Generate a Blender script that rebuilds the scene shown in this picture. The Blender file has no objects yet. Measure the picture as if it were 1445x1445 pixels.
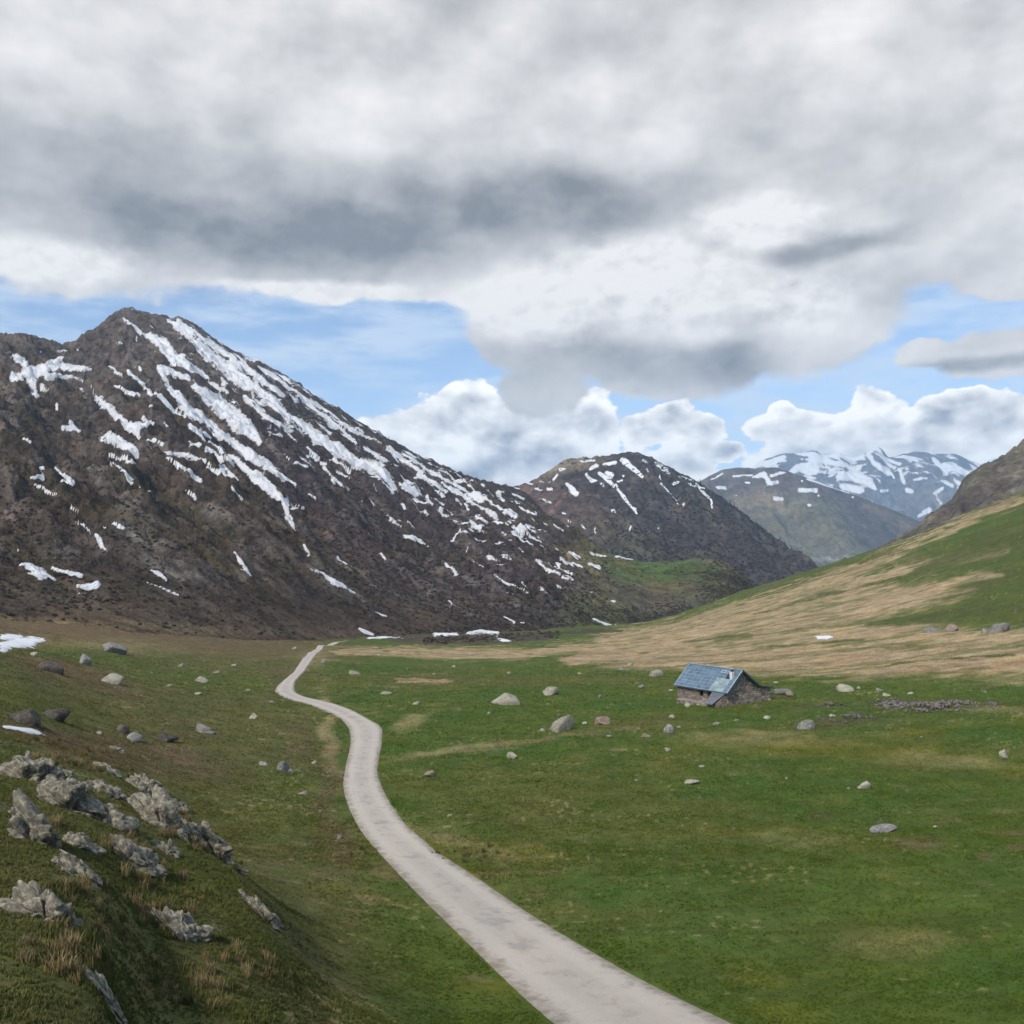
import bpy, bmesh, math, random
import numpy as np
from mathutils import Vector, Matrix, noise as mnoise

# ------------------------------------------------------------------ camera, world, sun, exposure
SC = bpy.context.scene
COL = SC.collection
FPX, CX, HY, CAMZ = 1359.0, 722.5, 790.0, 16.0      # focal length in photo pixels, centre column, horizon row, eye height
SC.render.engine = 'CYCLES'
cam_d = bpy.data.cameras.new('camera')
cam = bpy.data.objects.new('camera', cam_d)
COL.objects.link(cam)
cam.location = (0, 0, CAMZ)
cam.rotation_euler = (math.radians(90), 0, 0)
cam_d.sensor_width = 36.0
cam_d.lens = FPX / 1445.0 * 36.0
cam_d.shift_y = (HY - 722.5) / 1445.0
cam_d.clip_start = 0.2
cam_d.clip_end = 60000
SC.camera = cam

SUN_EL, SUN_AZ = math.radians(44), math.radians(-144)   # azimuth from +Y towards +X
SUN_STRENGTH, SUN_ANGLE, SKY_STRENGTH, EXPOSURE = 2.9, 5.0, 0.14, 0.32
sun_d = bpy.data.lights.new('sun', 'SUN')
sun_d.energy = SUN_STRENGTH
sun_d.angle = math.radians(SUN_ANGLE)
sun_d.color = (1.0, 0.93, 0.83)
sun = bpy.data.objects.new('sun', sun_d)
COL.objects.link(sun)
sdir = Vector((math.sin(SUN_AZ) * math.cos(SUN_EL), math.cos(SUN_AZ) * math.cos(SUN_EL), math.sin(SUN_EL)))
sun.rotation_euler = sdir.to_track_quat('Z', 'Y').to_euler()
sun.location = (0, 0, 900)
SC.view_settings.view_transform = 'Standard'
SC.view_settings.look = 'None'
SC.view_settings.gamma = 1.0
SC.view_settings.exposure = EXPOSURE
SC.view_settings.use_curve_mapping = False
SC.cycles.use_denoising = True
SC.cycles.max_bounces = 4
SC.cycles.diffuse_bounces = 2
SC.cycles.use_adaptive_sampling = True
SC.cycles.adaptive_threshold = 0.025
SC.cycles.volume_bounces = 1
SC.cycles.transparent_max_bounces = 6


class G:
    """small helper to write node trees"""
    def __init__(s, nt):
        s.nt = nt
        nt.nodes.clear()

    def node(s, typ, ins=None, **props):
        n = s.nt.nodes.new(typ)
        for k, v in props.items():
            setattr(n, k, v)
        for k, v in (ins or {}).items():
            s.put(n.inputs[k], v)
        return n

    def put(s, sock, v):
        if isinstance(v, bpy.types.NodeSocket):
            s.nt.links.new(v, sock)
        else:
            sock.default_value = v

    def m(s, op, a, b=None, c=None, clamp=False):
        n = s.nt.nodes.new('ShaderNodeMath')
        n.operation = op
        n.use_clamp = clamp
        for i, v in enumerate((a, b, c)):
            if v is not None:
                s.put(n.inputs[i], v)
        return n.outputs[0]

    def v(s, op, a, b=None, c=None):
        n = s.nt.nodes.new('ShaderNodeVectorMath')
        n.operation = op
        for i, v in enumerate((a, b, c)):
            if v is not None:
                if op == 'SCALE' and i == 1:
                    s.put(n.inputs['Scale'], v)
                else:
                    s.put(n.inputs[i], v)
        return n.outputs['Value'] if op in ('LENGTH', 'DOT_PRODUCT', 'DISTANCE') else n.outputs[0]

    def noise(s, vec, scale, detail=4, rough=0.5, dist=0.0, out='Fac'):
        n = s.node('ShaderNodeTexNoise', {'Vector': vec, 'Scale': scale, 'Detail': detail, 'Roughness': rough, 'Distortion': dist})
        return n.outputs[0 if out == 'Fac' else 1]

    def ramp(s, val, a, b, o0=0.0, o1=1.0):
        n = s.node('ShaderNodeMapRange', {'Value': val, 'From Min': a, 'From Max': b, 'To Min': o0, 'To Max': o1})
        n.interpolation_type = 'SMOOTHSTEP'
        return n.outputs[0]

    def mix(s, f, a, b, blend='MIX'):
        n = s.nt.nodes.new('ShaderNodeMix')
        n.data_type = 'RGBA'
        n.blend_type = blend
        s.put(n.inputs[0], f)
        s.put(n.inputs[6], a)
        s.put(n.inputs[7], b)
        return n.outputs[2]


def azel(px, py):
    u, v = (px - CX) / FPX, (HY - py) / FPX
    return math.atan(u), math.atan(v / math.sqrt(1 + u * u))


def build_world():
    w = bpy.data.worlds.new('World')
    SC.world = w
    w.use_nodes = True
    g = G(w.node_tree)
    sky = g.node('ShaderNodeTexSky')
    sky.sky_type = 'NISHITA'
    sky.sun_disc = False
    sky.sun_elevation = SUN_EL
    sky.sun_rotation = SUN_AZ
    sky.altitude = 2000
    sky.dust_density = 1.2
    sky.ozone_density = 1.0
    bg_sky = g.node('ShaderNodeBackground', {'Color': sky.outputs[0], 'Strength': SKY_STRENGTH})
    d = g.node('ShaderNodeTexCoord').outputs['Generated']
    sp = g.node('ShaderNodeSeparateXYZ', {0: d})
    az = g.m('ARCTAN2', sp.outputs[0], sp.outputs[1])
    el = g.m('ARCSINE', sp.outputs[2])
    P = g.node('ShaderNodeCombineXYZ', {0: az, 1: el, 2: 0.0}).outputs[0]
    dflat = g.v('MULTIPLY', d, (1.0, 1.0, 1.5))

    def field(vec, blobs):
        cur = None
        for (px, py, rx, ry) in blobs:
            a, e = azel(px, py)
            ra, re = rx / FPX * math.cos(a) ** 2, ry / FPX * math.cos(a)
            t = g.v('MULTIPLY_ADD', vec, (1 / ra, 1 / re, 0), (-a / ra, -e / re, 0))
            ln = g.v('LENGTH', t)
            if cur is None:
                cur = ln
            else:
                n = g.nt.nodes.new('ShaderNodeMath')
                n.operation = 'SMOOTH_MIN'
                g.put(n.inputs[0], cur); g.put(n.inputs[1], ln); n.inputs[2].default_value = 0.25
                cur = n.outputs[0]
        return g.m('SUBTRACT', 1.0, cur)

    def warp(scale, amt, detail=6, rough=0.55):
        c = g.noise(dflat, scale, detail, rough, out='Color')
        c = g.v('SUBTRACT', c, (0.5, 0.5, 0.5))
        c = g.v('MULTIPLY', c, (amt, amt * 0.7, 0))
        return g.v('ADD', P, c)

    # high thin veil of streaked ice cloud
    dst = g.v('MULTIPLY', d, (2.0, 2.0, 13.0))
    dst = g.v('ADD', dst, g.v('SCALE', d, 1.5))
    cir = g.noise(dst, 2.6, 5, 0.60)
    veil = g.ramp(cir, 0.38, 0.66, 0.06, 0.70)
    bg_veil = g.node('ShaderNodeBackground', {'Color': (0.68, 0.78, 0.90, 1), 'Strength': 0.92})
    s1 = g.node('ShaderNodeMixShader', {0: veil, 1: bg_sky.outputs[0], 2: bg_veil.outputs[0]})

    # low heaped cumulus beyond the hills
    PB = warp(17.0, 0.040, 4, 0.60)
    low = [(560, 640, 70, 60), (620, 610, 70, 50), (660, 590, 60, 50), (720, 640, 130, 80), (775, 590, 75, 48), (835, 600, 42, 50), (800, 660, 80, 44),
           (640, 680, 180, 50), (905, 612, 34, 26), (950, 600, 45, 30), (985, 612, 42, 30), (952, 578, 20, 16), (950, 655, 62, 22), (1025, 636, 34, 14),
           (1110, 602, 58, 26), (1105, 580, 22, 16), (1170, 612, 75, 30), (1240, 592, 58, 44), (1240, 568, 28, 18), (1310, 612, 70, 36), (1325, 580, 44, 26),
           (1375, 570, 34, 22), (1410, 595, 80, 44), (1500, 600, 90, 50), (1250, 640, 220, 24), (1620, 600, 90, 40), (-60, 640, 180, 60)]
    fB = field(PB, low)
    def puff(vec, scale, detail):
        vn = g.node('ShaderNodeTexVoronoi', {'Vector': vec, 'Scale': scale, 'Detail': detail, 'Roughness': 0.55, 'Lacunarity': 2.2}, feature='F1', normalize=True)
        return g.m('SUBTRACT', 1.0, vn.outputs['Distance'])
    dwob = g.v('ADD', dflat, g.v('SCALE', g.v('SUBTRACT', g.noise(dflat, 26.0, 3, 0.6, out='Color'), (0.5, 0.5, 0.5)), 0.030))
    nb = puff(dwob, 26.0, 2.5)
    dB = g.m('ADD', fB, g.m('MULTIPLY', g.m('SUBTRACT', nb, 0.66), 0.95))
    mB = g.ramp(dB, 0.0, 0.11)
    # light from the upper left: compare billows with the billows one step towards the sun
    off = g.v('ADD', dflat, (-0.010, 0.0, 0.022))
    nb2 = puff(g.v('ADD', dwob, (-0.006, 0.0, 0.014)), 26.0, 2.5)
    PB2 = g.v('ADD', PB, (-0.008, 0.014, 0))
    nlow = g.noise(dflat, 11.0, 3, 0.55)
    nlow2 = g.noise(off, 11.0, 3, 0.55)
    lit = g.m('ADD', g.m('MULTIPLY', g.m('SUBTRACT', nb, nb2), 1.0), g.m('MULTIPLY', g.m('SUBTRACT', nlow, nlow2), 2.0))
    core = g.ramp(dB, 0.05, 0.75)
    bB = g.m('ADD', g.m('SUBTRACT', 0.95, g.m('MULTIPLY', core, 0.42)), g.m('MULTIPLY', lit, 1.25), clamp=True)
    cB = g.mix(bB, (0.30, 0.32, 0.37, 1), (1.12, 1.10, 1.06, 1))
    bgB = g.node('ShaderNodeBackground', {'Color': cB, 'Strength': 1.0})
    s2 = g.node('ShaderNodeMixShader', {0: mB, 1: s1.outputs[0], 2: bgB.outputs[0]})

    # upper deck, soft edged, grey underneath
    PC = warp(5.0, 0.10, 5, 0.56)
    deck = [(100, 360, 170, 55), (300, 270, 420, 150), (470, 345, 260, 55), (470, 405, 190, 34), (720, 250, 350, 160), (620, 395, 110, 38),
            (930, 420, 270, 120), (770, 480, 110, 75), (900, 500, 190, 55), (1100, 330, 300, 150), (1120, 440, 180, 85), (1330, 270, 260, 140),
            (1420, 365, 140, 60), (1300, 505, 40, 22), (1385, 505, 80, 42), (1480, 500, 90, 50), (60, 220, 260, 160), (760, 560, 80, 34),
            (700, 100, 1000, 240), (-200, 250, 300, 170), (1680, 250, 320, 200)]
    fC = field(PC, deck)
    nc = g.noise(dflat, 7.0, 6, 0.52)
    cover = g.noise(dflat, 1.7, 3, 0.5)
    elsewhere = g.m('MAXIMUM', g.ramp(g.m('ABSOLUTE', az), 0.62, 0.85), g.ramp(el, 0.42, 0.6))
    fall = g.m('ADD', fC, g.m('MULTIPLY', elsewhere, g.m('MULTIPLY_ADD', cover, 3.2, -1.0)))
    dwc = g.v('ADD', dflat, g.v('SCALE', g.v('SUBTRACT', g.noise(dflat, 9.0, 4, 0.6, out='Color'), (0.5, 0.5, 0.5)), 0.09))
    nm = puff(dwc, 9.0, 3.0)
    nms = puff(g.v('ADD', dwc, (-0.012, 0, 0.030)), 9.0, 2.0)
    dC = g.m('ADD', g.m('ADD', fall, g.m('MULTIPLY', g.m('SUBTRACT', nb, 0.66), 0.28)), g.m('ADD', g.m('MULTIPLY', g.m('SUBTRACT', nc, 0.5), 0.75), g.m('MULTIPLY', g.m('SUBTRACT', nm, 0.66), 0.6)))
    mC = g.ramp(dC, 0.0, 0.20)
    dark = [(480, 345, 300, 62), (300, 300, 330, 80), (720, 300, 260, 70), (930, 515, 160, 36), (1010, 500, 56, 30), (1190, 345, 110, 20),
            (800, 270, 120, 40), (1370, 522, 100, 16)]
    fD = g.ramp(field(PC, dark), -0.35, 0.75)
    white = [(930, 395, 180, 75), (80, 365, 150, 36), (1130, 425, 90, 50), (770, 440, 120, 60), (440, 422, 190, 20), (1080, 300, 120, 40)]
    fW = g.ramp(field(PC, white), -0.2, 0.6)
    ncs = g.noise(g.v('ADD', dflat, (-0.02, 0, 0.05)), 7.0, 4, 0.5)
    litC = g.m('MULTIPLY', g.m('SUBTRACT', nc, ncs), 1.3)
    litC = g.m('ADD', litC, g.m('MULTIPLY', g.m('SUBTRACT', nm, nms), g.m('MULTIPLY_ADD', fW, 1.1, 0.35)))
    bC = g.m('ADD', g.m('SUBTRACT', 0.60, g.m('MULTIPLY', fD, 0.54)), g.m('MULTIPLY', fW, 0.44))
    bC = g.m('ADD', g.m('ADD', bC, litC), g.m('MULTIPLY', g.m('SUBTRACT', cover, 0.5), 0.5), clamp=True)
    bC = g.m('ADD', bC, g.m('MULTIPLY', g.m('SUBTRACT', nb, nb2), g.m('MULTIPLY_ADD', fW, 0.75, 0.25)), clamp=True)
    cC = g.mix(bC, (0.205, 0.213, 0.224, 1), (0.81, 0.79, 0.775, 1))
    bgC = g.node('ShaderNodeBackground', {'Color': cC, 'Strength': 1.0})
    s3 = g.node('ShaderNodeMixShader', {0: mC, 1: s2.outputs[0], 2: bgC.outputs[0]})
    out = g.node('ShaderNodeOutputWorld', {0: s3.outputs[0]})
    w.cycles.sampling_method = 'NONE'


build_world()

# ------------------------------------------------------------------ numeric helpers
def hash2(ix, iy, seed):
    h = (ix.astype(np.uint32) * np.uint32(374761393) + iy.astype(np.uint32) * np.uint32(668265263) + np.uint32((seed * 2246822519 + 3266489917) & 0xffffffff))
    h = (h ^ (h >> np.uint32(13))) * np.uint32(1274126177)
    h ^= h >> np.uint32(16)
    h = h * np.uint32(2246822519)
    return h ^ (h >> np.uint32(15))


_ANG = np.arange(256) * (2 * np.pi / 256)
_GX, _GY = np.cos(_ANG).astype(np.float32), np.sin(_ANG).astype(np.float32)


def perlin(x, y, seed=0):
    x = np.asarray(x, np.float64); y = np.asarray(y, np.float64)
    x0 = np.floor(x); y0 = np.floor(y)
    fx = (x - x0).astype(np.float32); fy = (y - y0).astype(np.float32)
    ix = x0.astype(np.int64); iy = y0.astype(np.int64)

    def gr(dx, dy):
        h = hash2((ix + dx) & 0xffffffff, (iy + dy) & 0xffffffff, seed) & np.uint32(255)
        return _GX[h] * (fx - dx) + _GY[h] * (fy - dy)
    ux = fx * fx * fx * (fx * (fx * 6 - 15) + 10); uy = fy * fy * fy * (fy * (fy * 6 - 15) + 10)
    a = gr(0, 0); b = gr(1, 0); c = gr(0, 1); d = gr(1, 1)
    ab = a + ux * (b - a); cd = c + ux * (d - c)
    return (ab + uy * (cd - ab)) * 1.5


def fbm(x, y, octaves=4, seed=0, gain=0.5, lac=2.03):
    s = 0.0; a = 1.0; t = 0.0
    for i in range(octaves):
        s = s + a * perlin(x, y, seed + i * 17)
        t += a; a *= gain; x = x * lac + 3.7; y = y * lac - 1.9
    return s / t * 1.3


def ridged(x, y, octaves=4, seed=0, gain=0.5):
    s = 0.0; a = 1.0; t = 0.0
    for i in range(octaves):
        s = s + a * (1 - np.abs(perlin(x, y, seed + i * 29)) * 2)
        t += a; a *= gain; x = x * 2.07 + 5.1; y = y * 2.07 + 2.3
    return s / t


def sstep(a, b, x):
    t = np.clip((x - a) / (b - a), 0, 1)
    return t * t * (3 - 2 * t)


def pchip(xs, ys, xq):
    """shape-preserving cubic through (xs, ys[..., k]); ys has its sample axis first"""
    xs = np.asarray(xs, float); ys = np.asarray(ys, float); xq = np.asarray(xq, float)
    one = ys.ndim == 1
    if one:
        ys = ys[:, None]
    h = np.diff(xs)[:, None]; dl = np.diff(ys, axis=0) / h
    d = np.zeros_like(ys)
    w1 = 2 * h[1:] + h[:-1]; w2 = h[1:] + 2 * h[:-1]
    same = dl[1:] * dl[:-1] > 0
    with np.errstate(divide='ignore', invalid='ignore'):
        hm = (w1 + w2) / (w1 / dl[:-1] + w2 / dl[1:])
    d[1:-1] = np.where(same, hm, 0)
    d[0] = dl[0]; d[-1] = dl[-1]
    xq_c = np.clip(xq, xs[0], xs[-1])
    i = np.clip(np.searchsorted(xs, xq_c, side='right') - 1, 0, len(xs) - 2)
    hh = h[i]; t = ((xq_c - xs[i])[:, None]) / hh
    r = ((1 + 2 * t) * (1 - t) ** 2) * ys[i] + t * (1 - t) ** 2 * hh * d[i] + t * t * (3 - 2 * t) * ys[i + 1] + t * t * (t - 1) * hh * d[i + 1]
    return r[:, 0] if one else r


def proj(X, Y, Z):
    return CX + X / Y * FPX, HY - (Z - CAMZ) / Y * FPX


def tag(o, label=None, cat=None, group=None, kind=None):
    if label: o['label'] = label
    if cat: o['category'] = cat
    if group: o['group'] = group
    if kind: o['kind'] = kind
    return o


def mesh_obj(name, verts, faces, mat, parent=None, smooth=True, colors=None):
    me = bpy.data.meshes.new(name)
    me.from_pydata([tuple(v) for v in verts], [], [tuple(f) for f in faces])
    if smooth:
        me.polygons.foreach_set('use_smooth', [True] * len(me.polygons))
    if colors is not None:
        at = me.color_attributes.new('tint', 'FLOAT_COLOR', 'POINT')
        c = np.ones((len(verts), 4), np.float32); c[:, :3] = colors
        at.data.foreach_set('color', c.ravel())
    o = bpy.data.objects.new(name, me)
    COL.objects.link(o)
    if mat: me.materials.append(mat)
    if parent: o.parent = parent
    return o


def grid_obj(name, V, mat, tint=None, fields=None):
    """V: (rows, cols, 3) array -> one smooth quad sheet with vertex colours and float fields"""
    R, C, _ = V.shape
    me = bpy.data.meshes.new(name)
    me.vertices.add(R * C)
    me.vertices.foreach_set('co', V.reshape(-1).astype(np.float32))
    idx = np.arange(R * C, dtype=np.int32).reshape(R, C)
    q = np.stack([idx[:-1, :-1], idx[:-1, 1:], idx[1:, 1:], idx[1:, :-1]], -1).reshape(-1, 4)
    me.loops.add(q.size); me.polygons.add(len(q))
    me.loops.foreach_set('vertex_index', q.ravel())
    me.polygons.foreach_set('loop_start', np.arange(0, q.size, 4, dtype=np.int32))
    me.polygons.foreach_set('use_smooth', np.ones(len(q), bool))
    me.update(calc_edges=True)
    if tint is not None:
        at = me.color_attributes.new('tint', 'FLOAT_COLOR', 'POINT')
        c = np.ones((R * C, 4), np.float32); c[:, :3] = tint.reshape(-1, 3)
        at.data.foreach_set('color', c.ravel())
    for k, f in (fields or {}).items():
        at = me.attributes.new(k, 'FLOAT', 'POINT')
        at.data.foreach_set('value', f.reshape(-1).astype(np.float32))
    me.materials.append(mat)
    o = bpy.data.objects.new(name, me)
    COL.objects.link(o)
    o['kind'] = 'structure'
    return o


def strokes_field(px, py, groups, extra=0.0):
    """signed field (about 1 inside, 0 at the edge, negative outside, in units of the local half width)
    from strokes given as photo polylines: groups = [(ox, oy, scale, [[(x,y,w),...],...]),...]"""
    out = np.full(px.shape, -3.0)
    for ox, oy, s, strokes in groups:
        for st in strokes:
            pts = [(ox + a[0] / s, oy + a[1] / s, a[2] / s * 0.5 + extra) for a in st]
            if len(pts) == 1:
                pts = [pts[0], (pts[0][0] + pts[0][2] * 0.8, pts[0][1] + pts[0][2] * 0.3, pts[0][2])]
            for (x0, y0, w0), (x1, y1, w1) in zip(pts[:-1], pts[1:]):
                wm = max(w0, w1) * 3 + 2
                bb = (px > min(x0, x1) - wm) & (px < max(x0, x1) + wm) & (py > min(y0, y1) - wm) & (py < max(y0, y1) + wm)
                if not bb.any():
                    continue
                qx = px[bb]; qy = py[bb]
                dx, dy = x1 - x0, y1 - y0
                t = np.clip(((qx - x0) * dx + (qy - y0) * dy) / (dx * dx + dy * dy + 1e-9), 0, 1)
                dist = np.hypot(qx - x0 - t * dx, qy - y0 - t * dy)
                w = w0 + t * (w1 - w0)
                out[bb] = np.maximum(out[bb], 1 - dist / w)
    return out


def blend(tint, color, f):
    return tint + (np.asarray(color) - tint) * np.clip(f, 0, 1)[..., None]


def patch(px, py, x, y, rx, ry, rot=0.0, soft=0.6):
    c, s = math.cos(math.radians(rot)), math.sin(math.radians(rot))
    dx = (px - x) * c + (py - y) * s; dy = -(px - x) * s + (py - y) * c
    r = np.sqrt((dx / rx) ** 2 + (dy / ry) ** 2)
    return 1 - sstep(1 - soft, 1 + soft, r)

# ------------------------------------------------------------------ materials
def new_mat(name):
    m = bpy.data.materials.new(name)
    m.use_nodes = True
    return m, G(m.node_tree)


def terrain_mat(name, s1, s2, s3, bump=0.4, bump_dist=1.0, snow=True, contrast=0.8, snow_scale=None, stretch=(1, 1, 1)):
    m, g = new_mat(name)
    co = g.node('ShaderNodeTexCoord').outputs['Object']
    cst = g.v('MULTIPLY', co, stretch)
    n1 = g.noise(cst, s1, 3, 0.6)
    n2 = g.noise(co, s2, 4, 0.62)
    n3 = g.noise(co, s3, 2, 0.6)
    tint = g.node('ShaderNodeAttribute', attribute_name='tint').outputs['Color']
    k = g.m('ADD', g.m('ADD', g.m('MULTIPLY', n1, 0.7), g.m('MULTIPLY', n2, 0.8)), g.m('MULTIPLY', n3, 0.5))
    k = g.ramp(k, 0.62, 1.38, 1 - contrast * 0.72, 1 + contrast)
    col = g.mix(1.0, tint, k, 'MULTIPLY')
    hue = g.noise(co, s1 * 0.6, 2, 0.5)
    col = g.mix(g.ramp(hue, 0.35, 0.7, 0.0, 0.35), col, g.mix(1.0, col, (1.25, 0.95, 0.62, 1), 'MULTIPLY'))
    rough = 0.95
    if snow:
        sn = g.node('ShaderNodeAttribute', attribute_name='snow').outputs['Fac']
        ss = snow_scale or s2
        nz = g.m('ADD', g.m('MULTIPLY', g.m('SUBTRACT', g.noise(co, ss, 3, 0.62), 0.5), 1.2), g.m('MULTIPLY', g.m('SUBTRACT', g.noise(co, ss * 0.22, 2, 0.55), 0.5), 0.9))
        sfv = g.m('ADD', sn, nz)
        sf = g.ramp(sfv, 0.0, 0.14)
        sc = g.mix(g.ramp(sfv, 0.05, 0.7), (0.50, 0.49, 0.48, 1), (0.72, 0.73, 0.745, 1))
        sc = g.mix(g.ramp(n2, 0.35, 0.7, 0, 0.5), sc, (0.79, 0.79, 0.80, 1))
        col = g.mix(sf, col, sc)
    h = g.m('ADD', g.m('MULTIPLY', n2, 0.6), g.m('MULTIPLY', n3, 0.4))
    bp = g.node('ShaderNodeBump', {'Strength': bump, 'Distance': bump_dist, 'Height': h})
    bs = g.node('ShaderNodeBsdfPrincipled', {'Base Color': col, 'Roughness': rough, 'Specular IOR Level': 0.15, 'Normal': bp.outputs[0]})
    g.node('ShaderNodeOutputMaterial', {0: bs.outputs[0]})
    return m


M_GROUND = terrain_mat('meadow_soil', 0.35, 2.2, 11.0, 0.4, 0.06, True, 0.38, 0.8)
M_MOUNT = terrain_mat('mountain_heath', 0.055, 0.26, 1.1, 1.0, 2.6, True, 1.0, 0.30, (1, 1, 1))
M_MID = terrain_mat('hill_heath', 0.03, 0.12, 0.5, 0.9, 3.0, True, 0.8, 0.10)
M_FAR = terrain_mat('far_heath', 0.012, 0.05, 0.2, 0.9, 8.0, True, 0.8, 0.05)
M_RANGE = terrain_mat('range_rock', 0.006, 0.02, 0.07, 1.0, 22.0, True, 0.6, 0.014)
M_CRAG = terrain_mat('crag_rock', 0.05, 0.25, 0.9, 1.0, 2.0, True, 0.8, 0.2)

# ------------------------------------------------------------------ ground table: depth below the eye by photo column and distance
GY = [3, 8, 15, 20, 25, 30, 36, 48, 55, 70, 100, 150, 200, 300, 400, 480, 550, 650, 900, 2000, 30000]
GT = {
    -1500: [2, 3.5, 3.8, 4, 4, 4, 4, 4, 3.5, 2, -2, -8, -14, -28, -40, -50, -60, -70, -60, 60, 400],
    -300: [2, 4, 4.6, 4.8, 5.0, 5.2, 5.5, 6.5, 6.5, 6.0, 5.5, 5.5, 5.0, 3, 4, 6, 10, 20, 60, 130, 400],
    23: [2.3, 4.5, 5.2, 5.6, 6.1, 6.5, 6.9, 8.8, 9.2, 9.3, 9.8, 11.5, 12.5, 12.5, 14, 18, 24, 32, 70, 130, 400],
    120: [2.4, 4.8, 5.6, 6.2, 6.6, 7.0, 7.5, 10.6, 11.0, 11.4, 12.0, 13.4, 14.5, 15.5, 18, 22, 28, 36, 75, 130, 400],
    230: [2.5, 5.2, 7.2, 7.5, 7.76, 8.0, 9.3, 12.5, 13.0, 13.3, 13.9, 15.6, 17.0, 19.0, 22, 27, 32, 40, 78, 130, 400],
    340: [2.7, 5.4, 7.5, 8.3, 8.8, 9.8, 11.8, 14.0, 14.3, 14.5, 15.2, 17.0, 18.9, 23.5, 27, 32, 37, 45, 80, 130, 400],
    480: [2.9, 5.8, 8.4, 9.8, 11.0, 12.2, 13.3, 14.6, 14.9, 15.2, 15.8, 17.6, 20.0, 25.6, 31, 36, 41, 48, 80, 130, 400],
    722: [3, 6, 9.2, 11, 12.6, 13.5, 14.1, 14.9, 15.1, 15.4, 15.9, 18, 20.5, 25.6, 30.5, 35, 40, 48, 80, 130, 400],
    900: [3, 6, 9.2, 11, 12.5, 13.4, 14.1, 14.9, 15.1, 15.3, 15.7, 17.2, 19.2, 24, 28.5, 31.5, 38, 50, 82, 130, 400],
    1060: [3, 6, 9.2, 11, 12.5, 13.4, 14.1, 14.8, 15.0, 15.2, 15.2, 16.2, 17, 17, 16, 14.5, 22, 40, 85, 130, 400],
    1250: [3, 6, 9.2, 11, 12.4, 13.3, 13.9, 14.6, 14.8, 15.0, 14.8, 14.6, 13.5, 7, -1.2, -7, 0, 22, 80, 130, 400],
    1421: [3, 6, 9.2, 11, 12.2, 13.1, 13.6, 14.3, 14.4, 14.4, 14, 12.5, 8.5, -3.5, -20, -30, -27, -12, 60, 130, 400],
    1700: [3, 6, 9, 10.6, 11.5, 12, 12.3, 12.8, 12.6, 12.2, 10.5, 6.5, 0.5, -20, -45, -65, -70, -60, 20, 120, 400],
    3000: [2.5, 4, 5, 5, 4.5, 4, 3.5, 2, 1, -1, -6, -14, -25, -50, -75, -95, -105, -100, -60, 100, 400],
}
_tx = np.array(sorted(GT)); _tv = np.array([GT[k] for k in sorted(GT)], float)          # (cols, rows)
_LX = np.linspace(-1500, 3000, 751); _LY = np.linspace(math.log(3), math.log(30000), 900)
_a = pchip(np.log(GY), _tv.T, _LY)                       # (900, cols)
_TAB = pchip(_tx, _a.T, _LX)                             # (751, 900)


def base_z(X, Y):
    X = np.asarray(X, float); Y = np.maximum(np.asarray(Y, float), 3.0)
    px = CX + X / Y * FPX
    i = np.clip((px - _LX[0]) / (_LX[1] - _LX[0]), 0, len(_LX) - 1.001)
    j = np.clip((np.log(Y) - _LY[0]) / (_LY[1] - _LY[0]), 0, len(_LY) - 1.001)
    i0 = i.astype(int); j0 = j.astype(int); fi = i - i0; fj = j - j0
    H = (_TAB[i0, j0] * (1 - fi) + _TAB[i0 + 1, j0] * fi) * (1 - fj) + (_TAB[i0, j0 + 1] * (1 - fi) + _TAB[i0 + 1, j0 + 1] * fi) * fj
    return CAMZ - H


HUT_BASE = Vector((22.4, 100.4, 0.35))
def ground_z(X, Y, detail=True):
    z = base_z(X, Y)
    r = np.sqrt((X - 22.5) ** 2 + (np.asarray(Y) - 103) ** 2)
    k = sstep(5, 14, r)
    far = np.clip(np.asarray(Y) / 150.0, 0.35, 2.5)
    z = z + k * far * 0.42 * fbm(X / 26.0, Y / 26.0, 3, 5)
    if detail:
        z = z + (0.3 + 0.7 * k) * (0.10 * fbm(X / 5.0, Y / 5.0, 3, 9) + 0.035 * fbm(X / 1.1, Y / 1.1, 2, 23)) * np.clip(np.asarray(Y) / 60, 0.6, 3)
    return z


_HY = np.exp(np.linspace(math.log(12), math.log(620), 1500))
def ground_hit(px, py, detail=False):
    u = (px - CX) / FPX
    z = ground_z(u * _HY, _HY, detail)
    yy = HY - (z - CAMZ) / _HY * FPX
    run = np.minimum.accumulate(yy)
    k = int(np.argmax(run <= py)) if (run <= py).any() else len(_HY) - 1
    if k > 0:
        a, b = run[k - 1], run[k]
        t = 0 if a == b else (a - py) / (a - b)
        Y = _HY[k - 1] + t * (_HY[k] - _HY[k - 1])
    else:
        Y = _HY[0]
    return u * Y, Y, float(ground_z(np.array([u * Y]), np.array([Y]), detail)[0])

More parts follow.
